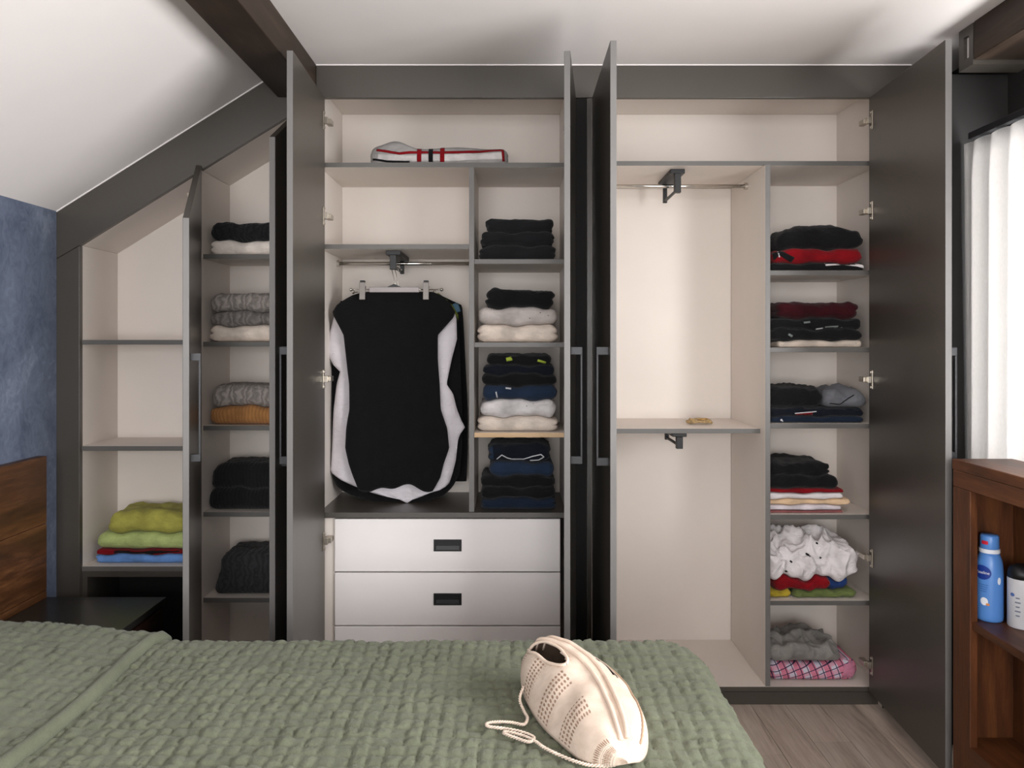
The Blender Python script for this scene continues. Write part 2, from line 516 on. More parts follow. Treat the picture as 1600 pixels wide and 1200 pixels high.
def door(parent, hx, s, w, ang, z0, zh, zf, hz=None, hinges=(), proj=0.036, handle_u=0.045, t=0.019):
    """a door leaf opened by ang degrees; hx = inner hinge line, s = direction hinge->free edge when closed; slanted top zh (hinge) .. zf (free)"""
    a = math.radians(ang)
    ud = Vector((s * math.cos(a), -math.sin(a), 0)); nd = Vector((-s * math.sin(a), -math.cos(a), 0))
    H = Vector((hx, -0.004, 0))
    P = lambda u, v, z: H + ud * u + nd * v + Vector((0, 0, z))
    def bx(mb, u0, u1, v0, v1, za, zb_, zc=None, zd=None):
        V = [P(u0, v0, za), P(u1, v0, za), P(u1, v1, za), P(u0, v1, za), P(u0, v0, zb_), P(u1, v0, zd or zb_), P(u1, v1, zd or zb_), P(u0, v1, zb_)]
        Fs = [q if s < 0 else q[::-1] for q in BF]
        mb.add(V, Fs)
    mb = MB(); bx(mb, 0, w, 0, t, z0, zh, None, zf)
    d = mb.build('door', G, parent, bevel=0.0012)
    d.data.materials.append(MT['edge']); d.data.polygons[3].material_index = 1
    bm = bmesh.new(); bm.from_mesh(d.data); bmesh.ops.recalc_face_normals(bm, faces=bm.faces); bm.to_mesh(d.data); bm.free()
    if hz:
        mb = MB(); u = w - handle_u
        for z in (hz[0], hz[1] - 0.024):
            bx(mb, u - 0.006, u + 0.006, t, t + proj, z, z + 0.024)
        bx(mb, u - 0.0055, u + 0.0055, t + proj - 0.006, t + proj, hz[0] + 0.024, hz[1] - 0.024)
        h = mb.build('handle', MT['handle'], d, bevel=0.0008)
        bm = bmesh.new(); bm.from_mesh(h.data); bmesh.ops.recalc_face_normals(bm, faces=bm.faces); bm.to_mesh(h.data); bm.free()
    for z in hinges:
        mb = MB()
        bx(mb, 0.022, 0.036, -0.003, 0.0, z - 0.034, z + 0.034)          # plate on the leaf
        bx(mb, 0.012, 0.030, -0.016, -0.003, z - 0.012, z + 0.012)       # cup arm
        c = P(0.004, -0.016, z)
        mb.box(c.x - 0.010, c.x + 0.010, c.y - 0.012, c.y + 0.030, z - 0.009, z + 0.009)
        for dz in (-0.027, 0.027):
            q = P(0.029, -0.004, z + dz); mb.box(q.x - 0.004, q.x + 0.004, q.y - 0.004, q.y + 0.004, q.z - 0.004, q.z + 0.004)
        h = mb.build('hinge', MT['nickel'], d, bevel=0.0015)
        bm = bmesh.new(); bm.from_mesh(h.data); bmesh.ops.recalc_face_normals(bm, faces=bm.faces); bm.to_mesh(h.data); bm.free()
    return d


def shelf(parent, x0, x1, yf, yb, ztop, mat=None, front=None, name='shelf'):
    return box(name, x0, x1, yf, yb, ztop - TH, ztop, mat or CR, parent, front or MT['shelfedge'])


line_z = lambda px: Z(383 - 0.619 * (px - 124))        # underside of the sloped fascia at the front
def slope_z(xx): return line_z(CX + xx / S)

# ---- leftmost unit under the slope
xa0, xa1 = X(124), -1.163
ua = thing('sloped_wardrobe_unit', 'leftmost low wardrobe unit under the slope, three cream bays beside the blue wall', 'wardrobe', ((xa0 + xa1) / 2, 0.15, 0), 'built-in wardrobe units')
BA = 0.285
zl0, zl1 = slope_z(xa0), slope_z(xa1)
prism('side_panel', [(xa0 - TH, 0), (xa0, 0), (xa0, zl0), (xa0 - TH, zl0)], 0.022, BA, CR, ua)
prism('side_panel', [(xa1, 0.0), (xa1 + 0.010, 0.0), (xa1 + 0.010, slope_z(xa1 + 0.01)), (xa1, zl1)], CF, BA, CR, ua, G)
prism('back_panel', [(xa0, 0.0), (xa1, 0.0), (xa1, zl1), (xa0, zl0)], BA - 0.012, BA - 0.002, CR, ua)
prism('top_panel', [(xa0, zl0), (xa1, zl1), (xa1, zl1 + 0.02), (xa0, zl0 + 0.02)], 0.023, BA, CR, ua)
ysA = 0.016
zA = [Z(531, ysA), Z(697, ysA), Z(885, ysA)]
for z in zA: shelf(ua, xa0, xa1, ysA, BA - 0.012, z)
box('apron', xa0, xa1, ysA + 0.002, ysA + 0.02, zA[2] - TH - 0.022, zA[2] - TH, G, ua)
box('niche_side', xa0, xa0 + 0.018, ysA + 0.004, BA - 0.012, 0.0, zA[2] - TH - 0.022, G, ua)
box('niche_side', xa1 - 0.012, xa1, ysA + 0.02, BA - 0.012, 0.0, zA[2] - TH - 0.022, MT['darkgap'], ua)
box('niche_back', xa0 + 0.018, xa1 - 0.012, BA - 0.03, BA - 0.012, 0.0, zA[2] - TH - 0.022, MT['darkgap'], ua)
zh1 = slope_z(xa1) + 0.03
door(ua, xa1 + 0.004, -1, 0.415, 107, 0.06, zh1, zh1 - 0.619 * 0.415, (Z(722, -0.36), Z(552, -0.36)), [Z(305, -0.02), 1.30, 0.55], 0.03)

# ---- second sloped unit
xb0, xb1 = -1.142, -0.738
ub = thing('sloped_wardrobe_unit', 'narrow sloped wardrobe unit with folded knitwear stacked on five shelves', 'wardrobe', ((xb0 + xb1) / 2, 0.15, 0), 'built-in wardrobe units')
BB = 0.30
z0_, z1_ = slope_z(xb0), slope_z(xb1)
prism('side_panel', [(xb0 - 0.010, 0), (xb0, 0), (xb0, z0_), (xb0 - 0.010, slope_z(xb0 - 0.01))], CF, BB, CR, ub, G)
prism('side_panel', [(xb1 - 0.012, 0), (xb1, 0), (xb1, z1_), (xb1 - 0.012, slope_z(xb1 - 0.012))], CF, BB, CR, ub, G)
prism('back_panel', [(xb0, 0), (xb1 - 0.012, 0), (xb1 - 0.012, slope_z(xb1 - 0.012)), (xb0, z0_)], BB - 0.012, BB - 0.002, CR, ub)
prism('top_panel', [(xb0, z0_), (xb1, z1_), (xb1, z1_ + 0.02), (xb0, z0_ + 0.02)], 0.023, BB, CR, ub)
ysB = 0.020
zB = [Z(q, ysB) for q in (397, 534, 665, 800, 934)]
for z in zB: shelf(ub, xb0, xb1 - 0.012, ysB, BB - 0.012, z)
shelf(ub, xb0, xb1 - 0.012, ysB, BB - 0.012, 0.075)
box('plinth', xb0, xb1 - 0.012, 0.035, 0.05, 0, 0.075 - TH, G, ub)
door(ub, -0.745, -1, 0.40, 87.3, 0.06, line_z(487) + 0.01, line_z(487) + 0.01 - 0.619 * 0.40, (Z(727, -0.33), Z(541, -0.33)), [1.9, 0.6], 0.022, 0.06)

# ---- middle unit with hanging shirts and drawers
xc0, xc1 = -0.712, 0.200
uc = thing('wardrobe_unit', 'middle wardrobe unit with hanging shirts above white drawers', 'wardrobe', ((xc0 + xc1) / 2, 0.2, 0), 'built-in wardrobe units')
BC = 0.41
ztop = Z(136.6, 0.03)
ztop = CZ + (HY - 179) * (D + BC - 0.012) / F
box('side_panel', xc0 - TH, xc0, CF, BC, 0, ztop + TH, CR, uc, G)
box('side_panel', xc1, xc1 + TH, CF, BC, 0, ztop + TH, CR, uc, G)
box('filler', xc1 + TH + 0.001, 0.2755, CF, CF + 0.018, 0, ztop + TH, MT['darkgap'], uc)  # shade between the open doors is put into the filler's colour
box('back_panel', xc0, xc1, BC - 0.012, BC - 0.002, 0, ztop, CR, uc)
box('top_panel', xc0, xc1, 0.024, BC, ztop, ztop + TH, CR, uc)
ysC = 0.03
xd0, xd1 = X(733, ysC), X(741, ysC)
zC_top = Z(254, ysC); zC_sh = Z(381.5, ysC); zC_fl = Z(801, 0.012)
shelf(uc, xc0, xc1, ysC, BC - 0.012, zC_top)
shelf(uc, xc0, xd0, ysC, BC - 0.012, zC_sh)
box('divider', xd0, xd1, ysC - 0.004, BC - 0.012, zC_fl, zC_top - TH, CR, uc, MT['edge'])
zCc = [Z(404.8, ysC), Z(535, ysC), Z(676, ysC)]
shelf(uc, xd1, xc1, ysC, BC - 0.012, zCc[0]); shelf(uc, xd1, xc1, ysC, BC - 0.012, zCc[1])
shelf(uc, xd1, xc1, ysC, BC - 0.012, zCc[2], None, MT['woodedge'])
box('drawer_top', xc0, xc1, 0.012, BC - 0.012, zC_fl - 0.020, zC_fl, G, uc)
xdr0, xdr1 = X(523, 0.02), X(877, 0.02) - 0.004
box('filler', xc0, xdr0 - 0.002, 0.030, 0.048, 0.06, zC_fl - 0.021, MT['cream'], uc)
for (ya, yb_) in ((811, 893), (895.2, 977), (979.2, 1062)):
    za, zb2 = Z(yb_, 0.02), Z(ya, 0.02)
    dr = box('drawer', xdr0, xdr1, 0.02, 0.038, za, zb2, MT['white'], uc, bevel=0.0015)
    cx_, cz_ = X(699.5, 0.02), (za + zb2) / 2
    mb = MB(); hw, hh = 22 * S, 9.3 * S
    mb.box(cx_ - hw, cx_ + hw, 0.0165, 0.020, cz_ + hh - 0.006, cz_ + hh); mb.box(cx_ - hw, cx_ + hw, 0.0165, 0.020, cz_ - hh, cz_ - hh + 0.006)
    mb.box(cx_ - hw, cx_ - hw + 0.009, 0.0165, 0.020, cz_ - hh + 0.006, cz_ + hh - 0.006); mb.box(cx_ + hw - 0.009, cx_ + hw, 0.0165, 0.020, cz_ - hh + 0.006, cz_ + hh - 0.006)
    mb.box(cx_ - hw + 0.009, cx_ + hw - 0.009, 0.0190, 0.020, cz_ - hh + 0.006, cz_ + hh - 0.006)
    mb.add([(cx_ - hw + .009, 0.0168, cz_ - hh + .006), (cx_ + hw - .009, 0.0168, cz_ - hh + .006), (cx_ + hw - .009, 0.019, cz_ - hh + .02), (cx_ - hw + .009, 0.019, cz_ - hh + .02)], [(0, 1, 2, 3)])
    mb.build('pull', MT['black'], dr, bevel=0.0006)
zd0 = Z(1079); zd1 = zb - 0.003
hzs = (Z(724, -0.42), Z(542, -0.42))
door(uc, X(508), 1, 0.462, 88.2, zd0, zd1, zd1, hzs, [Z(q, -0.02) for q in (189, 338, 592, 845)], 0.030, 0.035)
door(uc, 0.216, -1, 0.462, 83.0, zd0, zd1, zd1, (Z(724, -0.41), Z(542, -0.41)), [Z(q, -0.02) for q in (195, 345, 600, 850)], 0.036, 0.05)

def rail(parent, x0, x1, y, z):
    mb = MB(); mb.tube([(x0, y, z), (x1, y, z)], 0.0075, 12); mb.build('rail', MT['chrome'], parent, True)
    for xx, s in ((x0, 1), (x1, -1)):
        mb = MB(); mb.tube([(xx, y, z), (xx + s * 0.012, y, z)], 0.014, 14)
        mb.build('rail_socket', MT['chrome'], parent, False)
rail(uc, xc0, xd0, 0.30, Z(412, 0.30))

def valet(parent, px, zt, y0, h):
    mb = MB(); x_ = px
    mb.box(x_ - 0.027, x_ + 0.027, y0, y0 + 0.25, zt - 0.017, zt)
    mb.box(x_ - 0.012, x_ + 0.012, y0 - 0.004, y0 + 0.02, zt - h, zt - 0.017)
    mb.tube([(x_, y0 + 0.01, zt - h + 0.012), (x_, y0 + 0.24, zt - h + 0.012)], 0.006, 10)
    mb.box(x_ - 0.008, x_ + 0.008, y0 + 0.235, y0 + 0.25, zt - h + 0.004, zt - 0.017)
    return mb.build('valet_rod', MT['black'], parent, bevel=0.0015)
valet(uc, X(614, 0.07), zC_sh - TH, 0.07, Z(391, 0.07) - Z(421, 0.07))

# ---- right unit
xe0, xe1 = 0.294, 1.361
ue = thing('wardrobe_unit', 'right wardrobe unit with tall empty hanging bay and clothes shelves', 'wardrobe', ((xe0 + xe1) / 2, 0.2, 0), 'built-in wardrobe units')
BE, BT = 0.41, 0.47
box('side_panel', xe0 - TH, xe0, CF, BT, 0, ztop + TH, CR, ue, G)
box('side_panel', xe1, xe1 + TH, CF, BT, 0, ztop + TH, CR, ue, G)
ysE = 0.05; ysT = 0.07
xg0, xg1 = X(1193.5, 0.03), X(1201.5, 0.03)
zE_top = Z(251.5, 0.03)
box('back_panel', xe0, xe1, BE - 0.012, BE - 0.002, zE_top, ztop, CR, ue)
box('back_panel', xe0, xg0, BT - 0.012, BT - 0.002, 0.03, zE_top - TH, CR, ue)
box('back_panel', xg1, xe1, BE - 0.012, BE - 0.002, 0.03, zE_top - TH, CR, ue)
box('top_panel', xe0, xe1, 0.024, BT, ztop, ztop + TH, CR, ue)
shelf(ue, xe0, xe1, 0.03, BT - 0.012, zE_top)
zE_bot = Z(1073, 0.012)
box('bottom_panel', xe0, xe1, 0.012, BT - 0.012, zE_bot - TH, zE_bot, CR, ue, G)
box('divider', xg0, xg1, 0.014, BT - 0.012, zE_bot, zE_top - TH, CR, ue, MT['edge'])
zT = Z(669.8, ysT)
shelf(ue, xe0, xg0, ysT, BT - 0.012, zT)
zE = [Z(q, ysE) for q in (422.5, 543, 662, 804, 938.5)]
for z in zE: shelf(ue, xg1, xe1, ysE, BE - 0.012, z)
rail(ue, xe0, xg0, 0.23, Z(291, 0.23))
valet(ue, X(1059, 0.08), zE_top - TH, 0.08, Z(259, 0.08) - Z(296, 0.08))
valet(ue, X(1062, 0.10), zT - TH, 0.10, Z(678, 0.10) - Z(703.5, 0.10))
door(ue, 0.312, 1, 0.540, 90.2, zd0, zd1, zd1, (Z(727, -0.49), Z(542, -0.49)), [1.9, 0.5], 0.036, 0.05)
door(ue, X(1357), -1, 0.548, 87.0, zd0, zd1, zd1, (Z(717, -0.5), Z(543, -0.5)), [Z(q, -0.02) for q in (189, 330, 593, 871, 1038)], 0.030, 0.035)


# ------------------------------------------------------------------ folded clothes
def fbm(p, s, o=2): 
    v = 0; a = 1
    for i in range(o):
        v += a * noise.noise(p * s); s *= 2.1; a *= 0.5
    return v
def ridge(p, s):
    w = p + Vector((noise.noise(p * s * 0.7), noise.noise(p * s * 0.7 + Vector((7, 3, 1))), noise.noise(p * s * 0.7 + Vector((2, 9, 4))))) * (0.5 / s)
    return (1 - abs(noise.noise(w * s))) ** 2.2

_cube = {}
def cube_grid(nx, ny, nz):
    k = (nx, ny, nz)
    if k in _cube: return _cube[k]
    idx = {}; V = []; Fs = []
    def vid(i, j, l):
        if (i, j, l) not in idx:
            idx[(i, j, l)] = len(V); V.append((2 * i / nx - 1, 2 * j / ny - 1, 2 * l / nz - 1))
        return idx[(i, j, l)]
    for i in range(nx):
        for j in range(ny):
            Fs.append((vid(i, j, 0), vid(i, j + 1, 0), vid(i + 1, j + 1, 0), vid(i + 1, j, 0)))
            Fs.append((vid(i, j, nz), vid(i + 1, j, nz), vid(i + 1, j + 1, nz), vid(i, j + 1, nz)))
    for i in range(nx):
        for l in range(nz):
            Fs.append((vid(i, 0, l), vid(i + 1, 0, l), vid(i + 1, 0, l + 1), vid(i, 0, l + 1)))
            Fs.append((vid(i, ny, l), vid(i, ny, l + 1), vid(i + 1, ny, l + 1), vid(i + 1, ny, l)))
    for j in range(ny):
        for l in range(nz):
            Fs.append((vid(0, j, l), vid(0, j, l + 1), vid(0, j + 1, l + 1), vid(0, j + 1, l)))
            Fs.append((vid(nx, j, l), vid(nx, j + 1, l), vid(nx, j + 1, l + 1), vid(nx, j, l + 1)))
    _cube[k] = (V, Fs)
    return _cube[k]


def cloth_slab(name, label, cat, x0, x1, yf, yb, zbot, ztop, mat, lobes=2, seed=0, wrinkle=0.003, flobes=1, group=None, dome=0.0, crumple=0.0, parent=None, res=(44, 16, 10), botfn=None, topfn=None, taper=0.0, rfac=1.0):
    """a folded garment: rounded slab whose ends show its folded layers; bottom and top follow given height functions"""
    V0, Fs = cube_grid(*res)
    hx, hy = (x1 - x0) / 2, (yb - yf) / 2; hz = (ztop - zbot) / 2
    cx, cy, cz = (x0 + x1) / 2, (yf + yb) / 2, (zbot + ztop) / 2
    r = min(hz * 0.98, hy * 0.6, 0.03) * rfac
    off = Vector((seed * 3.17 % 50, seed * 1.71 % 50, seed * 0.77 % 50))
    out = []
    for (u, v_, w) in V0:
        # denser samples towards the edges
        p = Vector((math.copysign(1 - (1 - abs(u)) ** 1.35, u) * hx, v_ * hy, w * hz))
        q = Vector((max(-hx + r, min(hx - r, p.x)), max(-hy + r, min(hy - r, p.y)), max(-hz + r, min(hz - r, p.z))))
        dd = p - q
        if dd.length > 1e-9:
            n = dd.normalized(); p = q + n * r
        else: n = Vector((0, 0, 1))
        wn = p.z / hz
        side = max(0.0, (abs(p.x) - (hx - r * 1.5)) / (r * 1.5))
        if lobes > 1:
            g = abs(math.sin(math.pi * lobes * (wn + 1) / 2))
            p.x -= math.copysign(1, p.x) * side * min(r * 0.9, 0.011) * (1 - g ** 0.55)
            p.x += math.copysign(1, p.x) * side * 0.007 * noise.noise(Vector((seed * 1.3, int((wn + 1) * lobes / 2) * 5.1 + math.copysign(3, p.x), 0.3)))
        fr = max(0.0, (-p.y - (hy - r * 1.5)) / (r * 1.5))
        if flobes > 1:
            g = abs(math.sin(math.pi * flobes * (wn + 1) / 2))
            p.y += fr * min(r * 0.8, 0.009) * (1 - g ** 0.5)
        if taper: p.x *= 1 - taper * (wn + 1) / 2; p.y += taper * (wn + 1) / 2 * hy * 0.6 * (1 if p.y < 0 else 0)
        P = Vector((p.x + cx, p.y + cy, p.z + cz)) + off
        d = wrinkle * (1.1 * fbm(Vector((P.x, P.y, P.z * 2.0)), 16, 2) + 0.5 * noise.noise(Vector((P.x * 1.0, P.y, P.z * 2.5)) * 45))
        wx, wy = n.x, n.y
        if crumple:
            c1 = crumple * (ridge(P, 11) - 0.45) + crumple * 0.5 * (ridge(P + Vector((3, 1, 2)), 24) - 0.45)
            d += c1
        p.x += wx * d; p.y += wy * d
        xx, yy = p.x + cx, p.y + cy
        if x0 > 0.9: xx = min(max(xx, xg1 + 0.001), xe1 - 0.001)
        elif -0.16 < x0 < 0.1: xx = min(max(xx, xd1 + 0.001), xc1 - 0.001)
        b = zbot + (botfn(xx, yy) if botfn else 0)
        t = ztop + (topfn(xx, yy) if topfn else 0)
        f = (p.z / hz + 1) / 2
        if topfn is None:
            t += dome * (1 - min(1, ((xx - cx) / hx) ** 2)) * (1 - 0.5 * min(1, ((yy - cy) / hy) ** 2))
            t += d * 1.6 + (crumple * 0.8 * (ridge(P, 8) - 0.5) if crumple else 0)
        zz = b + (t - b) * f
        out.append((xx, yy, max(zz, zbot if botfn is None else zz)))
    o = mk(name, out, Fs, mat, parent, True)
    if parent is None: tag(o, label, cat, group)
    return o


def stack(base, d, items, seed, group, depth=0.20):
    """items bottom -> top: (name, label, cat, x0px, x1px, top px, material, options)"""
    objs = []
    zprev = base + 0.0006; fn = None
    for k, it in enumerate(items):
        name, label, cat, a, b, tp, mat, opt = it
        opt = dict(opt)
        dd = opt.pop('d', d); dep = opt.pop('depth', depth)
        zt = Z(tp, dd)
        th = zt - zprev
        last = k == len(items) - 1
        if not last:
            am = min(0.10 * th, 0.004) * opt.pop('wave', 1.0); ph = seed * 1.7 + k * 2.3
            tf = (lambda am, ph: (lambda x, y: am * (math.sin(x * 33 + ph) + 0.6 * math.sin(x * 71 + y * 20 + ph * 2))))(am, ph)
        else:
            opt.pop('wave', None); tf = None
        o = cloth_slab(name, label, cat, X(a, dd), X(b, dd), dd, dd + dep, zprev, zt, mat, seed=seed * 10 + k, group=group, botfn=fn, topfn=tf, **opt)
        objs.append(o); zprev = zt + 0.0005; fn = tf
    return objs


_bvh = {}
def ribbon(o, pts, wpx, d, mat, name='print', lift=0.0012, seg=10):
    """a flat stripe or printed mark laid on the front of garment o; pts = pixel polyline"""
    if o.name not in _bvh:
        _bvh[o.name] = BVHTree.FromPolygons([o.matrix_basis @ v.co if o.parent is None else v.co + wloc(o) for v in o.data.vertices], [p.vertices[:] for p in o.data.polygons])
    bv = _bvh[o.name]
    P = [Vector((X(a, d), 0, Z(b, d))) for a, b in pts]
    fine = []
    for a, b in zip(P[:-1], P[1:]):
        n = max(1, int((b - a).length / 0.005))
        fine += [a.lerp(b, i / n) for i in range(n)]
    fine.append(P[-1])
    V = []; Fs = []; hw = wpx * (D + d) / F / 2
    nw = 4 if wpx > 6 else 2
    cols = nw + 1
    for i, p in enumerate(fine):
        t = (fine[min(i + 1, len(fine) - 1)] - fine[max(i - 1, 0)]).normalized()
        s = Vector((-t.z, 0, t.x))
        for k in range(cols):
            q = p + s * (hw * (2 * k / nw - 1))
            h = bv.ray_cast(Vector((q.x, d - 0.3, q.z)), Vector((0, 1, 0)))
            y = h[0].y - lift if h[0] is not None else None
            V.append([q.x, y, q.z])
    ok = [v_[1] is not None for v_ in V]
    for i in range(len(fine) - 1):
        for k in range(nw):
            f = (i * cols + k, i * cols + k + 1, (i + 1) * cols + k + 1, (i + 1) * cols + k)
            if all(ok[j] for j in f): Fs.append(f)
    if not Fs: return None
    used = sorted({j for f in Fs for j in f}); mp = {j: i for i, j in enumerate(used)}
    Fs = [tuple(mp[j] for j in f) for f in Fs]; V = [V[j] for j in used]
    r = mk(name, V, Fs, mat, o, True)
    so = r.modifiers.new('thick', 'SOLIDIFY'); so.thickness = 0.0008; so.offset = 0
    return r


FB = {}
def fb(name, c, kind='cotton', var=0.12):
    if name not in FB: FB[name] = fabric(name, c, kind, var)
    return FB[name]
BLK = fb('black_cotton', (20, 20, 21)); BLKK = fb('black_knit', (30, 31, 32), 'knit'); NAVY = fb('navy_cotton', (18, 22, 31))
BDEN = fb('black_denim', (28, 29, 31), 'denim'); DEN = fb('blue_denim', (30, 43, 62), 'denim'); DDEN = fb('dark_blue_denim', (22, 32, 47), 'denim')
CRM = fb('cream_fleece', (216, 203, 191)); WHT = fb('white_cotton', (218, 213, 214), 'cotton', 0.04); IVORY = fb('ivory_fleece', (220, 211, 203))
G1 = fb('grey_cable_knit', (146, 139, 134), 'cable'); G2 = fb('mid_grey_cable_knit', (122, 117, 114), 'cable'); TAN = fb('camel_knit', (172, 122, 74), 'knit')
CHK = fb('charcoal_cable_knit', (52, 53, 55), 'cable'); SPK = fb('grey_speckled', (186, 178, 174), 'speckle'); WSP = fb('white_printed', (206, 202, 202), 'speckle')
BEI = fb('beige_speckled', (186, 174, 162), 'speckle')
LIME = fb('lime_terry', (160, 156, 76)); PGRN = fb('pale_green_terry', (168, 182, 116)); SKY = fb('sky_blue_terry', (104, 146, 206))
RED = fb('red_cotton', (122, 13, 22)); DRED = fb('burgundy', (50, 11, 17)); GRYS = fb('grey_jersey', (128, 125, 121)); GDEN = fb('grey_denim', (96, 97, 102), 'denim')
OLV = fb('olive_cotton', (96, 108, 62)); LAV = fb('lilac_white', (206, 198, 204)); PNK = fb('dusty_pink', (184, 118, 142)); BLUE = fb('royal_blue', (34, 58, 110))
YEL = fb('mustard_cotton', (168, 148, 48)); GRYB = fb('heather_grey', (150, 147, 145)); OFFW = fb('pale_grey_stripe', (196, 192, 190)); PEACH = fb('peach_cotton', (214, 184, 150))

# -- leftmost unit: towels on the low shelf
d = 0.05; gA = 'folded towels on the low left shelf'
o = stack(zA[2], d, [
    ('folded_towel', 'sky blue folded towel at the bottom of the left towel stack', 'towel', 147, 296, 867, SKY, dict(lobes=2)),
    ('folded_shirt', 'thin red and black folded shirt between blue and green towels', 'shirt', 149, 292, 859.5, RED, dict(lobes=1)),
    ('folded_towel', 'pale green folded towel under the lime one', 'towel', 148, 293, 834, PGRN, dict(lobes=1, flobes=1)),
    ('folded_towel', 'lime yellow rumpled towel on top of the left stack', 'towel', 163, 293, 805, LIME, dict(lobes=1, dome=0.012, wrinkle=0.006, taper=0.06)),
], 3, gA, 0.2)
ribbon(o[1], [(178, 864), (215, 865), (255, 862), (290, 860)], 8, d, BLK)
ribbon(o[1], [(240, 866), (285, 863)], 2, d, RED, lift=0.003)

# -- second unit: knitwear
d = 0.045; gB = 'folded knitwear in the sloped unit'
B = zB
stack(B[0], d, [
    ('folded_sweater', 'white folded sweater under black knit on the top knitwear shelf', 'sweater', 325, 436, 375.5, IVORY, dict(lobes=2)),
    ('folded_sweater', 'black ribbed sweater on top of white one, highest knitwear shelf', 'sweater', 326, 438, 348, fb('black_cable', (34, 34, 36), 'cable'), dict(lobes=1, dome=0.004, wrinkle=0.004)),
], 11, gB, 0.2)
stack(B[1], d, [
    ('folded_sweater', 'cream folded sweater under two grey cable knits', 'sweater', 323, 436, 509, CRM, dict(lobes=2)),
    ('folded_sweater', 'mid grey cable sweater between cream and light grey ones', 'sweater', 325, 437, 486.5, G2, dict(lobes=1)),
    ('folded_sweater', 'light grey cable sweater on top of the three-sweater stack', 'sweater', 326, 438, 459, G1, dict(lobes=1, dome=0.005)),
], 12, gB, 0.2)
stack(B[2], d, [
    ('folded_sweater', 'camel brown folded sweater under a grey cable knit', 'sweater', 325, 436, 635, TAN, dict(lobes=1)),
    ('folded_sweater', 'grey cable sweater lying on the camel brown one', 'sweater', 328, 438, 603, G1, dict(lobes=1, dome=0.005)),
], 13, gB, 0.2)
stack(B[3], d, [
    ('folded_sweater', 'lower black sweater of the two black ones on fourth knitwear shelf', 'sweater', 323, 436, 765, BLKK, dict(lobes=1)),
    ('folded_sweater', 'upper black sweater of the two black ones on fourth knitwear shelf', 'sweater', 325, 438, 727, BLKK, dict(lobes=1, dome=0.008, taper=0.12)),
], 14, gB, 0.2)
stack(B[4], d, [
    ('folded_sweater', 'charcoal cable knit sweater alone on the lowest knitwear shelf', 'sweater', 329, 438, 868, CHK, dict(lobes=1, dome=0.006, taper=0.30, wrinkle=0.005)),
], 15, gB, 0.2)

# -- striped blanket on the top shelf
d = 0.10
bl = cloth_slab('striped_blanket', 'grey blanket with red and black stripes on the top shelf', 'blanket', X(577, d), X(793, d), d, d + 0.2, zC_top + 0.0006, Z(229, d), GRYB, lobes=1, seed=21, wrinkle=0.004,
                res=(60, 14, 12), topfn=lambda x, y: 0.026 * math.exp(-((x - X(618, d)) / 0.055) ** 2) + 0.004 * math.sin(x * 22))
tag(bl, 'grey blanket with red and black stripes on the top shelf', 'blanket')
ribbon(bl, [(590, 246), (640, 247), (700, 246.5), (786, 243)], 11, d, OFFW, 'stripe', 0.0012)
ribbon(bl, [(588, 234), (606, 237), (624, 240), (640, 238), (700, 238), (748, 237), (765, 234.5), (786, 234)], 4, d, RED, 'stripe', 0.0022)
for px, mm in ((655, RED), (673, BLK), (691, RED)): ribbon(bl, [(px, 227), (px, 253)], 7, d, mm, 'stripe', 0.0032)
ribbon(bl, [(785, 228), (787, 252)], 4, d, RED, 'stripe', 0.0032)
ribbon(bl, [(582, 249), (605, 252), (640, 253)], 3, d, BLK, 'stripe', 0.0026)

# -- narrow column of the middle unit
d = 0.055; gC = 'folded clothes in the narrow middle column'
C_ = zCc
stack(C_[0], d, [
    ('folded_trousers', 'bottom pair of three folded black trousers on the highest narrow shelf', 'trousers', 748, 869, 382, BDEN, dict(lobes=2)),
    ('folded_trousers', 'middle pair of three folded black trousers on the highest narrow shelf', 'trousers', 750, 868, 361, BDEN, dict(lobes=2)),
    ('folded_trousers', 'top pair of three folded black trousers on the highest narrow shelf', 'trousers', 758, 866, 341, BDEN, dict(lobes=2, wrinkle=0.004)),
], 31, gC, 0.24)
stack(C_[1], d, [
    ('folded_sweater', 'cream folded fleece under a grey speckled top', 'sweater', 745, 873, 508, CRM, dict(lobes=2)),
    ('folded_sweater', 'grey speckled folded top between black and cream ones', 'sweater', 747, 871, 480.5, SPK, dict(lobes=1)),
    ('folded_shirt', 'black folded shirt lying on a grey speckled top', 'shirt', 757, 867, 452, BLK, dict(lobes=2, wrinkle=0.004)),
], 32, gC, 0.24)
o = stack(C_[2], d, [
    ('folded_sweater', 'thick cream folded fleece directly on the pale wood edged shelf', 'sweater', 745, 873, 652, CRM, dict(lobes=2)),
    ('folded_shirt', 'white printed shirt with black specks folded over cream fleece', 'shirt', 750, 869, 625, WSP, dict(lobes=1, wrinkle=0.006)),
    ('folded_jeans', 'blue denim folded between white printed shirt and black clothes', 'jeans', 753, 871, 603, DEN, dict(lobes=1, wrinkle=0.004)),
    ('folded_shirt', 'black folded shirt directly above blue denim', 'shirt', 752, 870, 585, BLK, dict(lobes=1)),
    ('folded_shirt', 'navy folded shirt under the black one with lime accents', 'shirt', 754, 867, 571, NAVY, dict(lobes=1)),
    ('folded_shirt', 'black folded shirt with lime green accents, topmost of the middle stack', 'shirt', 761, 862, 554, BLK, dict(lobes=1, wrinkle=0.004)),
], 33, gC, 0.24)
LIMEP = plain('lime_print', (158, 176, 60), 0.8)
ribbon(o[5], [(791, 562), (800, 560)], 6, d, LIMEP); ribbon(o[5], [(840, 563), (853, 567)], 3.5, d, LIMEP)
PRW = plain('pale_print', (200, 200, 204), 0.8)
ribbon(o[2], [(790, 605), (799, 606)], 5, d, PRW)
ribbon(o[2], [(775, 612), (777, 622)], 2, d, PRW)
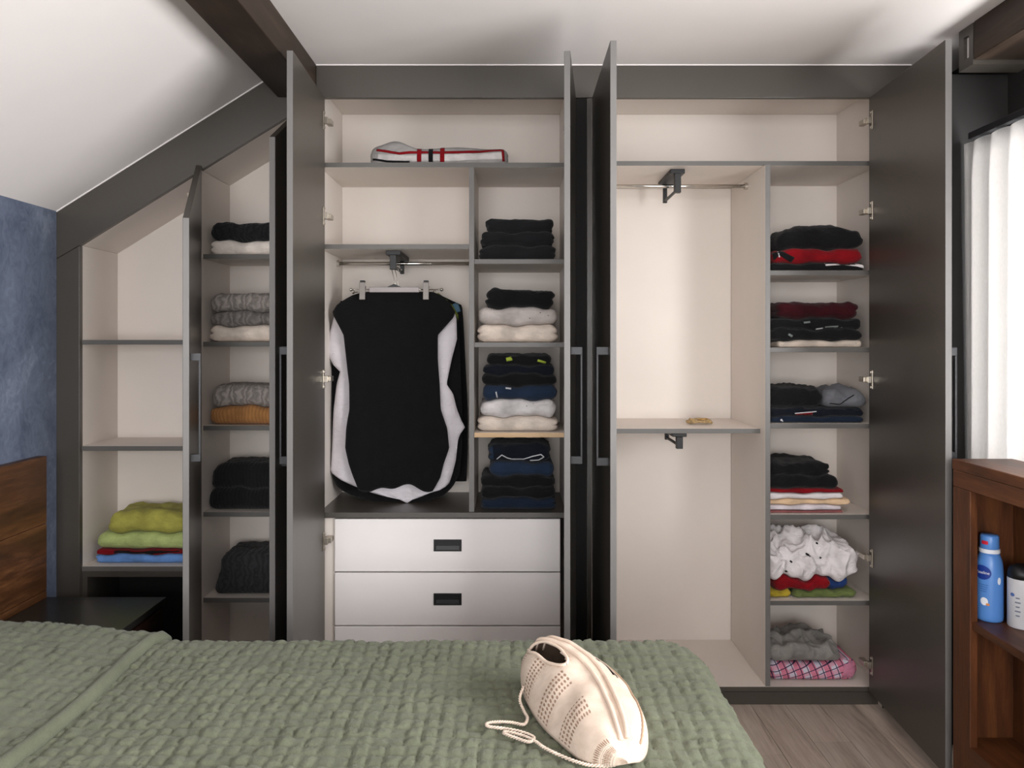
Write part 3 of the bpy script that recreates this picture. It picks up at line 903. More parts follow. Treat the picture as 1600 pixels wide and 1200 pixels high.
o = stack(zC_fl, d, [
    ('folded_jeans', 'dark blue jeans at the bottom of the lowest narrow stack', 'jeans', 750, 870, 779, DDEN, dict(lobes=2)),
    ('folded_trousers', 'lower black trousers above dark blue jeans in lowest narrow stack', 'trousers', 751, 868, 763, BLK, dict(lobes=1)),
    ('folded_trousers', 'upper black trousers under mid blue jeans in lowest narrow stack', 'trousers', 751, 868, 745, BLK, dict(lobes=1)),
    ('folded_jeans', 'mid blue jeans under navy drawstring shorts', 'jeans', 764, 866, 723, DEN, dict(lobes=1)),
    ('folded_shorts', 'navy shorts with white drawstring on top of folded jeans', 'shorts', 762, 862, 695, NAVY, dict(lobes=2, wrinkle=0.004)),
], 34, gC, 0.24)
ribbon(o[4], [(776, 718), (784, 711), (793, 716), (800, 718), (818, 718), (832, 713), (845, 710), (850, 714), (842, 719), (828, 720)], 1.6, d, PRW, 'drawstring')
ribbon(o[4], [(766, 697), (768, 718)], 7, d, DEN, 'side_panel')

# -- right unit: clothes column
d = 0.075; gE = 'folded clothes in the right column'
o = stack(zE[0], d, [
    ('folded_shirt', 'black and white folded shirt under the red one, highest right shelf', 'shirt', 1205, 1352, 411, BLK, dict(lobes=1, wrinkle=0.003)),
    ('folded_shirt', 'red folded shirt under a plump black sweater', 'shirt', 1207, 1350, 388, RED, dict(lobes=1, wrinkle=0.005)),
    ('folded_sweater', 'plump black sweater heaped on a red shirt', 'sweater', 1217, 1352, 362, BLK, dict(lobes=1, dome=0.036, wrinkle=0.005)),
], 41, gE, 0.24)
ribbon(o[0], [(1290, 413), (1318, 411), (1340, 414), (1354, 418)], 5, d, WHT, 'trim')
ribbon(o[1], [(1207, 405), (1216, 392), (1228, 400), (1240, 406)], 9, d, BLK, 'trim')
ribbon(o[1], [(1216, 393), (1218, 402)], 2, d, PRW)
o = stack(zE[1], d, [
    ('folded_shirt', 'beige speckled shirt flat under black printed clothes', 'shirt', 1216, 1348, 532, BEI, dict(lobes=1, wrinkle=0.003)),
    ('folded_shirt', 'lower black folded shirt with a pale tag above beige shirt', 'shirt', 1204, 1349, 514, BLK, dict(lobes=1)),
    ('folded_shirt', 'upper black folded shirt with pale lettering under burgundy sweater', 'shirt', 1205, 1348, 498, BLK, dict(lobes=1)),
    ('folded_sweater', 'burgundy folded sweater on top of black shirts', 'sweater', 1214, 1345, 472, DRED, dict(lobes=2, wrinkle=0.004)),
], 42, gE, 0.24)
GRP = plain('grey_print', (112, 120, 118), 0.8)
ribbon(o[2], [(1276, 514.5), (1287, 513)], 2, d, PRW); ribbon(o[2], [(1290, 512), (1310, 510.5)], 3.5, d, GRP); ribbon(o[2], [(1315, 512), (1338, 516)], 2, d, GRP)
ribbon(o[1], [(1232, 522), (1238, 526)], 3.5, d, GRP); ribbon(o[2], [(1256, 504), (1266, 503)], 3, d, GRP)
o = stack(zE[2], d, [
    ('folded_jeans', 'dark blue jeans flat on the third right shelf', 'jeans', 1205, 1350, 651, DDEN, dict(lobes=1)),
    ('folded_shirt', 'navy folded shirt with red and white print on third right shelf', 'shirt', 1205, 1352, 637, NAVY, dict(lobes=1, wrinkle=0.004)),
], 43, gE, 0.24)
ribbon(o[1], [(1244, 649), (1256, 648), (1270, 646)], 5, d, RED); ribbon(o[1], [(1242, 646), (1276, 643)], 1.6, d, PRW)
ribbon(o[0], [(1220, 655), (1223, 660)], 3, d, PRW)
z2 = Z(637, d) + 0.0012
cloth_slab('crumpled_sweater', 'black crumpled sweater beside the grey denim shirt, third right shelf', 'sweater', X(1203.5, d), X(1288, d), d, d + 0.2, z2, Z(612, d), BLK, lobes=1, seed=434, dome=0.018, crumple=0.008, group=gE)
o = cloth_slab('crumpled_shirt', 'grey denim shirt crumpled beside a black sweater', 'shirt', X(1290, d), X(1354, d), d, d + 0.2, z2, Z(618, d), GDEN, lobes=1, seed=435, dome=0.022, crumple=0.012, group=gE)
ribbon(o, [(1296, 630), (1312, 632), (1325, 622), (1334, 617)], 1.5, d, BLK, 'seam')
stack(zE[3], d, [
    ('folded_cloth', 'dusty pink and maroon folded cloth at the bottom of the white stack', 'cloth', 1202, 1318, 798, fb('maroon_pink', (138, 84, 84)), dict(lobes=1)),
    ('folded_shirt', 'white folded shirt with pale lilac band above dusty pink cloth', 'shirt', 1202, 1316, 789, LAV, dict(lobes=1)),
    ('folded_shirt', 'peach edged white shirt in the middle of the white stack', 'shirt', 1202, 1329, 780.5, PEACH, dict(lobes=1)),
    ('folded_shirt', 'white folded shirt under a thin red one on fourth right shelf', 'shirt', 1202, 1318, 771, WHT, dict(lobes=1)),
    ('folded_shirt', 'thin dark red shirt squeezed under a black sweater', 'shirt', 1202, 1319, 764, RED, dict(lobes=1)),
    ('folded_sweater', 'lower black folded sweater over the thin red shirt', 'sweater', 1202, 1312, 745, BLK, dict(lobes=1)),
    ('folded_sweater', 'upper black folded sweater on top of the fourth right shelf stack', 'sweater', 1202, 1300, 724, BLK, dict(lobes=2, wrinkle=0.005)),
], 44, gE, 0.24)
zb5 = zE[4] + 0.0006
hw1 = lambda x, y: 0.004 * math.sin(x * 60 + 0.5) + 0.002 * math.sin(x * 130 + y * 40)
hw2 = lambda x, y: 0.011 * math.sin(x * 48 + 2.2) + 0.005 * math.sin(x * 105 + 1)
cloth_slab('folded_shirt', 'olive green shirt crushed beneath a white shirt heap', 'shirt', X(1243, d), X(1335, d), d, d + 0.18, zb5, Z(923, d), OLV, lobes=1, seed=451, wrinkle=0.008, crumple=0.014, group=gE, topfn=hw1)
cloth_slab('folded_shirt', 'mustard yellow shirt end by the divider, under the red shirt', 'shirt', X(1203.5, d), X(1238, d), d + 0.006, d + 0.18, zb5, Z(923, d), YEL, lobes=1, seed=452, wrinkle=0.008, crumple=0.014, group=gE, topfn=hw1)
zr = Z(923, d) + 0.001
ro = cloth_slab('folded_shirt', 'bright red shirt bulging out under a white heap', 'shirt', X(1208, d), X(1298, d), d - 0.004, d + 0.18, zr, Z(904, d), RED, lobes=1, seed=453, wrinkle=0.008, crumple=0.012, group=gE, topfn=hw2, botfn=hw1)
cloth_slab('folded_shirt', 'royal blue shirt edge between olive and white clothes', 'shirt', X(1297, d), X(1328, d), d + 0.014, d + 0.18, zr, Z(904, d), BLUE, lobes=1, seed=454, group=gE, crumple=0.008, topfn=hw2, botfn=hw1)
wo = cloth_slab('crumpled_shirt', 'white crumpled shirt heap with black specks, fifth right shelf', 'shirt', X(1203.5, d), X(1336, d), d - 0.014, d + 0.2, Z(904, d) + 0.001, Z(866, d), WHT, lobes=1, seed=455, dome=0.05, crumple=0.030, res=(90, 44, 26), group=gE, botfn=hw2)
for a, b in (((1232, 874), (1235, 877)), ((1258, 864), (1262, 866)), ((1276, 849), (1279, 850)), ((1223, 889), (1227, 891)), ((1279, 870), (1282, 871))):
    ribbon(wo, [a, b], 2.5, d, BLK, 'button', 0.002)
# pink plaid and grey heap on the bottom
m = Mat('pink_plaid', 0.95, 0, 0.15)
sep = m.n.new('ShaderNodeSeparateXYZ'); m.l.new(m.coord((1, 1, 1), (0, 0.35, 0)), sep.inputs[0])
def bands(src, per, w, ph=0.0):
    fr = m.math('FRACT', m.math('ADD', m.math('DIVIDE', src, per), ph))
    return m.math('LESS_THAN', fr, w)
px_, pz_ = sep.outputs[0], sep.outputs[2]
c = m.mix(bands(px_, 0.052, 0.5), (196, 190, 204), (200, 116, 138))
c = m.mix(m.math('MULTIPLY', bands(pz_, 0.030, 0.5), 0.6), c, (206, 128, 150))
c = m.mix(bands(px_, 0.026, 0.13, 0.3), c, (62, 52, 78)); c = m.mix(bands(pz_, 0.022, 0.14, 0.2), c, (62, 52, 78))
m.color(c); m.bump(m.noise(m.coord(), 30, 4), 0.4, 0.006)
PLAID = m.m
dq = 0.05
po = cloth_slab('folded_pyjamas', 'pink plaid pyjamas folded under a grey crumpled shirt', 'pyjamas', X(1203.5, dq), X(1341, dq), dq, dq + 0.22, zE_bot + 0.0006, Z(1038, dq), PLAID, lobes=1, seed=461, wrinkle=0.004, res=(50, 18, 12), topfn=lambda x, y: 0.012 * ((x - X(1265, dq)) / 0.14) ** 2, group=gE)
ribbon(po, [(1318, 1046), (1328, 1047), (1338, 1049)], 26, dq, PNK, 'cuff')
cloth_slab('crumpled_shirt', 'grey jersey shirt crumpled on pink plaid pyjamas, bottom right shelf', 'shirt', X(1206, dq), X(1316, dq), dq - 0.004, dq + 0.2, Z(1038, dq) + 0.010, Z(1016, dq), GRYS, lobes=1, seed=462, dome=0.016, crumple=0.022, res=(70, 34, 20), group=gE)


# ------------------------------------------------------------------ hanging shirts
def lerp_rows(rows, y):
    for (ya, a), (yb_, b) in zip(rows[:-1], rows[1:]):
        if ya <= y <= yb_: return a + (b - a) * (y - ya) / max(1e-6, yb_ - ya)
    return rows[0][1] if y < rows[0][0] else rows[-1][1]

def hung(name, label, left, right, y0, y1, d, mat, thick=0.016, fold=0.005, seed=0, hem=None, group='shirts on hangers', nu=48, nv=60, cat='shirt'):
    front = []; back = []
    for j in range(nv + 1):
        f = j / nv; py = y0 + (y1 - y0) * f
        xl, xr = lerp_rows(left, py), lerp_rows(right, py)
        for i in range(nu + 1):
            u = i / nu; px = xl + (xr - xl) * u
            yy = py
            if hem is not None and f > 0.75: yy += hem(u) * (f - 0.75) / 0.25
            e = max(0.0, 1 - (2 * u - 1) ** 6) ** 0.5 * min(1, (1 - f) * 14 + 0.12) * min(1, f * 10 + 0.15)
            x_, z_ = X(px, d), Z(yy, d)
            fo = fold * (0.3 + f) * (math.sin(x_ * 62 + seed + 2.0 * noise.noise(Vector((x_ * 6, z_ * 2.5, seed)))) + 0.5 * noise.noise(Vector((x_ * 40, z_ * 5, seed + 3))))
            fo += 0.006 * noise.noise(Vector((x_ * 9, z_ * 9, seed + 8)))
            front.append((x_, d - thick / 2 * e + fo, z_)); back.append((x_, d + thick / 2 * e + fo * 0.9 + 0.001, z_))
    W = nu + 1; N = len(front); V = front + back; Fs = []
    for j in range(nv):
        for i in range(nu):
            a = j * W + i
            Fs.append((a, a + W, a + W + 1, a + 1)); b = a + N
            Fs.append((b, b + 1, b + W + 1, b + W))
    rim = [i for i in range(W)] + [j * W + nu for j in range(1, nv + 1)] + [nv * W + i for i in range(nu - 1, -1, -1)] + [j * W for j in range(nv - 1, 0, -1)]
    for a, b in zip(rim, rim[1:] + rim[:1]): Fs.append((a, b, b + N, a + N))
    o = mk(name, V, Fs, mat, None, True)
    return tag(o, label, cat, group)

L1 = [(456, 568), (462, 548), (475, 527), (488, 519), (497, 523), (510, 530), (524, 537), (560, 541), (600, 545), (640, 546), (670, 541), (700, 539), (725, 545), (745, 552), (766, 560)]
R1 = [(456, 674), (462, 692), (475, 704), (488, 712), (497, 708), (510, 696), (524, 684), (560, 684), (600, 687), (640, 689), (670, 699), (700, 702), (725, 693), (745, 688), (766, 676)]
DH = 0.13
HB = fb('hanging_black', (13, 13, 14)); HB2 = fb('hanging_black_lining', (17, 17, 18)); HW = fb('hanging_white', (210, 205, 210), 'cotton', 0.03)
hung('hanging_shirt', 'black sleeveless top clipped in front of the hanging shirts', L1, R1, 456, 766, DH, HB, 0.020, 0.003, 1, lambda u: -9 * math.exp(-((u - 0.6) / 0.16) ** 2) + 3 * math.sin(u * 15))
L2 = [(478, 528), (497, 521), (520, 515), (550, 509), (572, 522), (580, 532), (600, 526), (640, 521), (680, 519), (720, 517), (738, 515), (748, 530), (760, 553), (772, 588), (780, 622), (786, 634)]
R2 = [(478, 706), (495, 713), (530, 714), (560, 706), (600, 698), (615, 708), (640, 714), (660, 722), (667, 727), (680, 718), (690, 715), (720, 712), (740, 707), (755, 702), (764, 692), (772, 668), (780, 646), (786, 637)]
ws = hung('hanging_shirt', 'white long-sleeved shirt showing around the black top on hanger', L2, R2, 478, 786, DH + 0.045, HW, 0.022, 0.006, 2)
L3 = [(470, 532), (500, 524), (545, 514), (575, 512), (600, 518), (640, 517), (700, 519), (730, 517), (745, 519), (760, 526), (772, 543), (782, 575), (789, 612)]
R3 = [(470, 702), (500, 716), (560, 719), (640, 722), (700, 722), (740, 718), (760, 708), (772, 696), (782, 672), (789, 640)]
hung('hanging_shirt', 'black shirt behind the white one, its dark hem lowest', L3, R3, 470, 789, DH + 0.085, HB2, 0.020, 0.004, 3)
L4 = [(458, 600), (470, 560), (490, 540), (560, 532), (640, 530), (720, 532), (750, 536)]
R4 = [(458, 685), (466, 696), (478, 708), (492, 716), (520, 716), (640, 716), (720, 716), (750, 712)]
hung('hanging_shirt', 'olive green shirt peeking out at the right shoulder', L4, R4, 458, 750, DH + 0.118, fb('hanging_olive', (108, 122, 48)), 0.018, 0.003, 4)
L5 = [(462, 600), (475, 560), (500, 545), (560, 538), (640, 536), (752, 540)]
R5 = [(462, 690), (469, 705), (477, 722), (500, 724), (560, 727), (640, 731), (700, 731), (752, 729)]
hb = hung('hanging_shirt', 'rearmost black shirt with pale blue shoulder patch', L5, R5, 462, 752, DH + 0.152, HB2, 0.018, 0.003, 5)
ribbon(hb, [(711, 474), (716, 488)], 9, DH + 0.152, fb('steel_blue', (84, 116, 136)), 'shoulder_patch')

def hanger(label, px0, px1, py, d, clips, hookpx, hook_y, bar=None):
    t = thing('clip_hanger', label, 'hanger', (X(hookpx, d), d, Z(py, d) - 0.05), 'clip hangers')
    mb = MB(); mb.tube([(X(px0, d), d, Z(py, d)), (X(px1, d), d, Z(py, d))], 0.0022, 8)
    for px in (px0, px1):
        c = (X(px, d), d, Z(py, d)); prof = [(0.0005, -0.007)] + [(0.007 * math.cos(a), 0.007 * math.sin(a)) for a in (-0.9, -0.4, 0, 0.4, 0.9)] + [(0.0005, 0.007)]
        mb.lathe(prof, c, 10, 'Y')
    mb.build('wire', MT['chrome'], t, True)
    if bar:
        mb = MB(); mb.box(X(bar[0], d), X(bar[1], d), d - 0.006, d + 0.004, Z(py + 4.5, d), Z(py - 4.0, d)); mb.build('bar', plain('brushed_steel', (150, 143, 142), 0.5, 0.3), t, bevel=0.002)
        mb = MB(); c = (bar[0] + bar[1]) / 2
        mb.add([(X(c - 11, d), d - 0.005, Z(py - 4, d)), (X(c + 11, d), d - 0.005, Z(py - 4, d)), (X(c, d), d - 0.005, Z(py - 9, d)), (X(c - 11, d), d + 0.003, Z(py - 4, d)), (X(c + 11, d), d + 0.003, Z(py - 4, d)), (X(c, d), d + 0.003, Z(py - 9, d))], [(0, 1, 2), (3, 5, 4), (0, 2, 5, 3), (1, 4, 5, 2), (0, 3, 4, 1)])
        mb.build('saddle', MT['black'], t)
    for px in clips:
        mb = MB(); mb.box(X(px - 4.5, d), X(px + 4.5, d), d - 0.016, d - 0.012, Z(py + 16, d), Z(py - 11, d)); mb.box(X(px - 4.5, d), X(px + 4.5, d), d - 0.012, d + 0.008, Z(py - 2, d), Z(py - 6, d))
        mb.box(X(px - 4, d), X(px + 4, d), d + 0.005, d + 0.008, Z(py + 5, d), Z(py - 2, d))
        c = mb.build('clip', plain('pewter_clip', (132, 126, 122), 0.5, 0.3), t, bevel=0.0015)
        mb = MB(); mb.box(X(px - 3.6, d), X(px + 3.6, d), d - 0.014, d + 0.006, Z(py - 11, d), Z(py - 14, d)); mb.build('clip_tip', MT['black'], c, bevel=0.001)
    mb = MB(); zt = Z(hook_y, d)
    pts = spline([(X(hookpx, d), d, Z(py - 3, d)), (X(hookpx, d), d, Z(py - 12, d)), (X(hookpx - 3, d), d + 0.004, zt - 0.03), (X(hookpx - 5, d), d + 0.01, zt - 0.01), (X(hookpx, d), d + 0.02, zt), (X(hookpx + 5, d), d + 0.02, zt - 0.012)], 5)
    mb.tube(pts, 0.0018, 6); mb.build('hook', MT['chrome'], t, True)
    return t
hanger('front steel clip hanger carrying the black top', 548, 690, 452.5, DH - 0.012, (567, 666), 617, 417, (577, 655))
hanger('rear wire hanger behind the front clip hanger, under the valet rod', 552, 679, 456.5, DH + 0.03, (), 622, 417)


# ------------------------------------------------------------------ belt on the tall shelf
pts = []
dB = 0.20; xb_, zb_ = X(1094, dB), zT
for i in range(90):
    a = i / 90 * 2 * math.pi * 2.6; r_ = 0.050 - 0.006 * i / 90 * 2.6
    pts.append((xb_ + r_ * math.cos(a), dB + 0.02 + 0.55 * r_ * math.sin(a), zb_ + 0.007 + 0.0042 * i / 90 * 2.6 + 0.003 * math.sin(a * 1.7) ** 2))
t = thing('coiled_belt', 'tan braided belt coiled on the shelf of the empty bay', 'belt', (xb_, dB, zb_))
mb = MB(); mb.tube(pts, 0.0055, 8); mb.build('strap', plain('tan_leather', (150, 126, 88), 0.5, 0, 0.25, 120, 0.4, 200), t, True)
mb = MB()
c = Vector((xb_ + 0.008, dB - 0.012, zb_ + 0.024))
mb.tube([c + Vector((0.016 * math.cos(q), 0.010 * math.sin(q), 0.002 * math.cos(q))) for q in [k * math.pi / 8 for k in range(17)]], 0.0026, 6, False)
mb.build('buckle', plain('brass', (176, 140, 84), 0.3, 0.9), t, True)


# ------------------------------------------------------------------ bed
ZBED = 0.56
bx0, bx1, by0, by1 = XL + 0.07, 0.487, -2.42, -0.765
bed = thing('bed', 'low bed under the sage green quilt, in front of the wardrobe', 'bed', ((bx0 + bx1) / 2, (by0 + by1) / 2, 0))
box('mattress', bx0 + 0.02, bx1 - 0.035, by0 + 0.04, by1 - 0.04, 0.27, ZBED - 0.03, plain('mattress_ticking', (220, 216, 208), 0.9), bed, bevel=0.04)
box('bed_base', bx0 + 0.02, bx1 - 0.04, by0 + 0.05, by1 - 0.05, 0.10, 0.268, MT['walnut_y'], bed, bevel=0.006)
for xx in (bx0 + 0.08, bx1 - 0.12):
    for yy in (by0 + 0.1, by1 - 0.16): box('leg', xx, xx + 0.06, yy, yy + 0.06, 0.0, 0.10, MT['walnut'], bed)

def vnoise(x, y, s, seed):
    """smooth value noise on arrays"""
    r = np.random.RandomState(seed); T = r.rand(256, 256)
    a, b = x * s, y * s; i, j = np.floor(a).astype(int), np.floor(b).astype(int); fx, fy = a - i, b - j
    fx = fx * fx * (3 - 2 * fx); fy = fy * fy * (3 - 2 * fy)
    g = lambda p, q: T[p % 256, q % 256]
    return (g(i, j) * (1 - fx) + g(i + 1, j) * fx) * (1 - fy) + (g(i, j + 1) * (1 - fx) + g(i + 1, j + 1) * fx) * fy

def quilt_relief(s, t, skew=1.0):
    wx = (vnoise(s, t, 5, 1) - 0.5) * 0.016 + (vnoise(s, t, 24, 2) - 0.5) * 0.010
    wy = (vnoise(s, t, 5, 3) - 0.5) * 0.016 + (vnoise(s, t, 24, 4) - 0.5) * 0.010
    cs, ct = 0.031, 0.036
    a = np.abs(np.sin(np.pi * (s + wx) / cs)); b = np.abs(np.sin(np.pi * (t + wy) / ct))
    cell = 0.6 + 0.8 * vnoise(np.floor((s + wx) / cs) * 1.37 + 0.5, np.floor((t + wy) / ct) * 1.71 + 0.5, 1.0, 8)
    h = 0.0062 * cell * (1 - (1 - a) ** 3.0) * (1 - (1 - b) ** 3.0)
    h += 0.0040 * cell * (np.abs(2 * vnoise(s + wx * 2, t + wy * 2, 75, 5) - 1)) ** 0.8
    h += 0.003 * (vnoise(s, t, 6, 6) - 0.5)
    return h

def quilt_sheet(name, s0, s1, t0, t1, step, ztop, edges, parent, drop=0.36, zfun=None, rc=0.13):
    """cloth lying on the bed and falling over the edges listed in edges (x+, y+, y-)"""
    s = np.linspace(s0 , s1 + (drop if 'x' in edges else 0), int((s1 - s0 + (drop if 'x' in edges else 0)) / step) + 1)
    t = np.linspace(t0 - (drop if '-' in edges else 0), t1 + (drop if '+' in edges else 0), int((t1 - t0 + 2 * drop) / step) + 1)
    Sg, Tg = np.meshgrid(s, t, indexing='ij')
    q0 = np.minimum(Sg, s1 - rc) if 'x' in edges else Sg
    lo = t0 + rc if '-' in edges else t0; hi = t1 - rc if '+' in edges else t1
    q1 = np.clip(Tg, lo, hi)
    dx, dy = Sg - q0, Tg - q1
    dd = np.sqrt(dx * dx + dy * dy) + 1e-9
    nx, ny = dx / dd, dy / dd
    rho = 0.055; flat = rc - rho
    ang = np.clip((dd - flat) / rho, 0, math.pi / 2)
    hor = np.minimum(dd, flat) + rho * np.sin(ang)
    ver = rho * (1 - np.cos(ang)) + np.maximum(0, dd - flat - rho * math.pi / 2)
    flare = np.maximum(0, ver - rho) * 0.10
    rel = quilt_relief(Sg, Tg)
    nh = np.sin(ang); nv = np.cos(ang)
    xx = q0 + nx * (hor + flare + rel * nh); yy = q1 + ny * (hor + flare + rel * nh)
    zz = ztop - ver + rel * nv
    if zfun is not None: zz = zz + zfun(xx, yy)
    zz = np.maximum(zz, 0.015)
    ni, nj = Sg.shape
    V = np.stack([xx, yy, zz], -1).reshape(-1, 3)
    ii, jj = np.meshgrid(np.arange(ni - 1), np.arange(nj - 1), indexing='ij')
    a = (ii * nj + jj).ravel()
    Fs = np.stack([a, a + nj, a + nj + 1, a + 1], -1)
    o = mk(name, V, Fs.tolist(), MT['quilt'], parent, True)
    so = o.modifiers.new('thickness', 'SOLIDIFY'); so.thickness = 0.006; so.offset = -1
    return o
quilt = thing('quilt', 'sage green quilted bedspread with folded-back head end', 'bedspread', (-0.4, -1.6, ZBED))
quilt_sheet('spread', bx0 + 0.05, bx1, by0, by1, 0.0052, ZBED, 'x+-', quilt)
xf = -0.93
rise = lambda x, y: 0.018 + 0.040 * (1 - np.exp(-(np.maximum(0, xf - x) / 0.30) ** 1.5))
quilt_sheet('folded_back_layer', bx0 + 0.05, xf, by0, by1 + 0.008, 0.0068, ZBED, '+-', quilt, 0.30, rise)
mb = MB()
pts = [(xf + 0.008 * math.sin(y * 9), y, ZBED + 0.014) for y in np.linspace(by0 + 0.02, by1 - 0.06, 60)]
pts += [(xf + 0.004, by1 - 0.03, ZBED + 0.010), (xf + 0.004, by1 - 0.004, ZBED - 0.008), (xf + 0.004, by1 + 0.008, ZBED - 0.05), (xf + 0.004, by1 + 0.012, ZBED - 0.2)]
mb.tube(pts, 0.0165, 12); mb.build('rolled_hem', MT['quilt'], quilt, True)

# ------------------------------------------------------------------ headboard and nightstand
hb_ = thing('headboard', 'rustic brown wooden headboard panel on the blue wall', 'headboard', (XL + 0.02, -1.3, 0))
ZH = Z(712, -0.114)
zz = [0.24, 0.475, 0.71, ZH]
for a, b in zip(zz[:-1], zz[1:]): box('board', XL + 0.001, XL + 0.036, -2.6, -0.116, a + 0.001, b, MT['headboard'], hb_, bevel=0.003)
ns = thing('nightstand', 'low dark nightstand with black glossy top beside the bed', 'nightstand', (-1.42, -0.36, 0))
ZN = 0.452; nx0, nx1, ny0, ny1 = XL + 0.04, -1.215, -0.60, -0.12
box('top', nx0, nx1, ny0, ny1, ZN - 0.022, ZN, MT['nighttop'], ns, bevel=0.002)
box('body', nx0 + 0.01, nx1 - 0.012, ny0 + 0.012, ny1 - 0.01, 0.05, ZN - 0.0225, MT['nightbody'], ns)
for i in range(2):
    dr = box('drawer', nx1 - 0.012, nx1 - 0.002, ny0 + 0.02, ny1 - 0.02, 0.07 + i * 0.18, 0.07 + i * 0.18 + 0.17, MT['nightbody'], ns)
    box('knob', nx1 - 0.002, nx1 + 0.014, (ny0 + ny1) / 2 - 0.012, (ny0 + ny1) / 2 + 0.012, 0.145 + i * 0.18, 0.165 + i * 0.18, MT['black'], dr)
for xx in (nx0 + 0.02, nx1 - 0.06):
    for yy in (ny0 + 0.02, ny1 - 0.06): box('foot', xx, xx + 0.035, yy, yy + 0.035, 0.0, 0.05, MT['black'], ns)


# ------------------------------------------------------------------ curtain, rail, bookcase
mb = MB(); nyc, nzc = 160, 26
V = []; ya, yb2 = -0.264, -1.0; zc0, zc1 = 0.35, 2.004
for i in range(nyc + 1):
    y = ya + (yb2 - ya) * i / nyc; s_ = -(y - ya)
    for j in range(nzc + 1):
        f = j / nzc; z = zc0 + (zc1 - zc0) * f
        am = 0.024 * (1 - 0.2 * f) if f < 0.93 else 0.024 * 0.8 * (1 - 0.4 * (f - 0.93) / 0.07)
        ph = s_ / 0.098 * 2 * math.pi + 1.1 * math.sin(s_ * 5.1) + 0.5 * (1 - f) * math.sin(s_ * 13 + 1)
        x_ = 1.508 + am * math.sin(ph) + 0.012 * (1 - f) * math.sin(s_ * 8 + 2)
        V.append((x_, y + 0.010 * math.cos(ph) * (1 - f * 0.4), z + (0.006 * math.sin(ph + 0.6) if j == nzc else 0)))
Fs = [(i * (nzc + 1) + j, (i + 1) * (nzc + 1) + j, (i + 1) * (nzc + 1) + j + 1, i * (nzc + 1) + j + 1) for i in range(nyc) for j in range(nzc)]
cu = tag(mk('curtain', V, Fs, MT['curtain'], None, True), 'white pleated sheer curtain over the bright side window', 'curtain')
so = cu.modifiers.new('thickness', 'SOLIDIFY'); so.thickness = 0.0012
t = thing('curtain_rail', 'slim dark curtain rail above the white curtain', 'curtain rail', (1.51, -1.4, 2.01))
mb = MB(); mb.box(1.496, 1.520, -3.60, -0.30, 2.012, 2.034); mb.build('track', MT['handle'], t, bevel=0.002)
for y in (-0.5, -2.0, -3.5):
    mb = MB(); mb.box(1.520, XR, y - 0.015, y + 0.015, 2.018, 2.030); mb.build('bracket', MT['handle'], t)

kx0, kx1, ky1, ky0 = 1.282, 1.456, -0.585, -1.75
bc = thing('bookcase', 'rustic brown wooden bookcase under the window at right', 'bookcase', ((kx0 + kx1) / 2, (ky0 + ky1) / 2, 0))
zk = Z(716.5, -0.585); WY, WZ = MT['walnut_y'], MT['walnut']
box('top', kx0 - 0.002, kx1, ky0, ky1, zk - 0.030, zk, WY, bc, bevel=0.003)
box('header_rail', kx0, kx0 + 0.022, ky0 + 0.002, ky1 - 0.002, zk - 0.078, zk - 0.0305, WY, bc, bevel=0.002)
st_y = ky1 - 0.085
box('stile', kx0, kx0 + 0.022, st_y, ky1 - 0.002, 0.0, zk - 0.0785, WZ, bc, bevel=0.002)
box('stile', kx0, kx0 + 0.022, ky0 + 0.002, ky0 + 0.08, 0.0, zk - 0.0785, WZ, bc, bevel=0.002)
box('side_panel', kx0 + 0.0225, kx1 - 0.012, ky1 - 0.024, ky1 - 0.004, 0.0, zk - 0.0305, WZ, bc)
box('side_panel', kx0 + 0.0225, kx1 - 0.012, ky0 + 0.004, ky0 + 0.024, 0.0, zk - 0.0305, WZ, bc)
box('back_panel', kx1 - 0.012, kx1, ky0 + 0.004, ky1 - 0.004, 0.0, zk - 0.0305, WZ, bc)
zs1 = 0.565; zs2 = 0.21
box('shelf', kx0 + 0.006, kx1 - 0.0125, ky0 + 0.0245, ky1 - 0.0245, zs1 - 0.022, zs1, WY, bc)
box('shelf', kx0 + 0.0225, kx1 - 0.0125, ky0 + 0.0245, ky1 - 0.0245, zs2 - 0.022, zs2, WY, bc)
box('base_rail', kx0, kx0 + 0.022, ky0 + 0.081, st_y - 0.001, 0.03, zs2 + 0.004, WY, bc)

# bottles on the bookcase shelf
BLB = plain('blue_bottle_plastic', (84, 136, 206), 0.32, 0, 0.02, 4, 0, 300, 0.5)
def bent_text(txt, size, c, r, ang0, z, mat, parent, name):
    cu_ = bpy.data.curves.new(name, 'FONT'); cu_.body = txt; cu_.size = size; cu_.align_x = 'CENTER'; cu_.align_y = 'CENTER'; cu_.resolution_u = 3
    tmp = bpy.data.objects.new('tmp', cu_); COL.objects.link(tmp)
    dg = bpy.context.evaluated_depsgraph_get(); me = bpy.data.meshes.new_from_object(tmp.evaluated_get(dg))
    bpy.data.objects.remove(tmp); bpy.data.curves.remove(cu_)
    V = []
    for v_ in me.vertices:
        a = ang0 + v_.co.x / r
        V.append((c[0] + r * math.cos(a), c[1] + r * math.sin(a), z + v_.co.y))
    Fs = [tuple(p.vertices) for p in me.polygons]; bpy.data.meshes.remove(me)
    return mk(name, V, Fs, mat, parent)
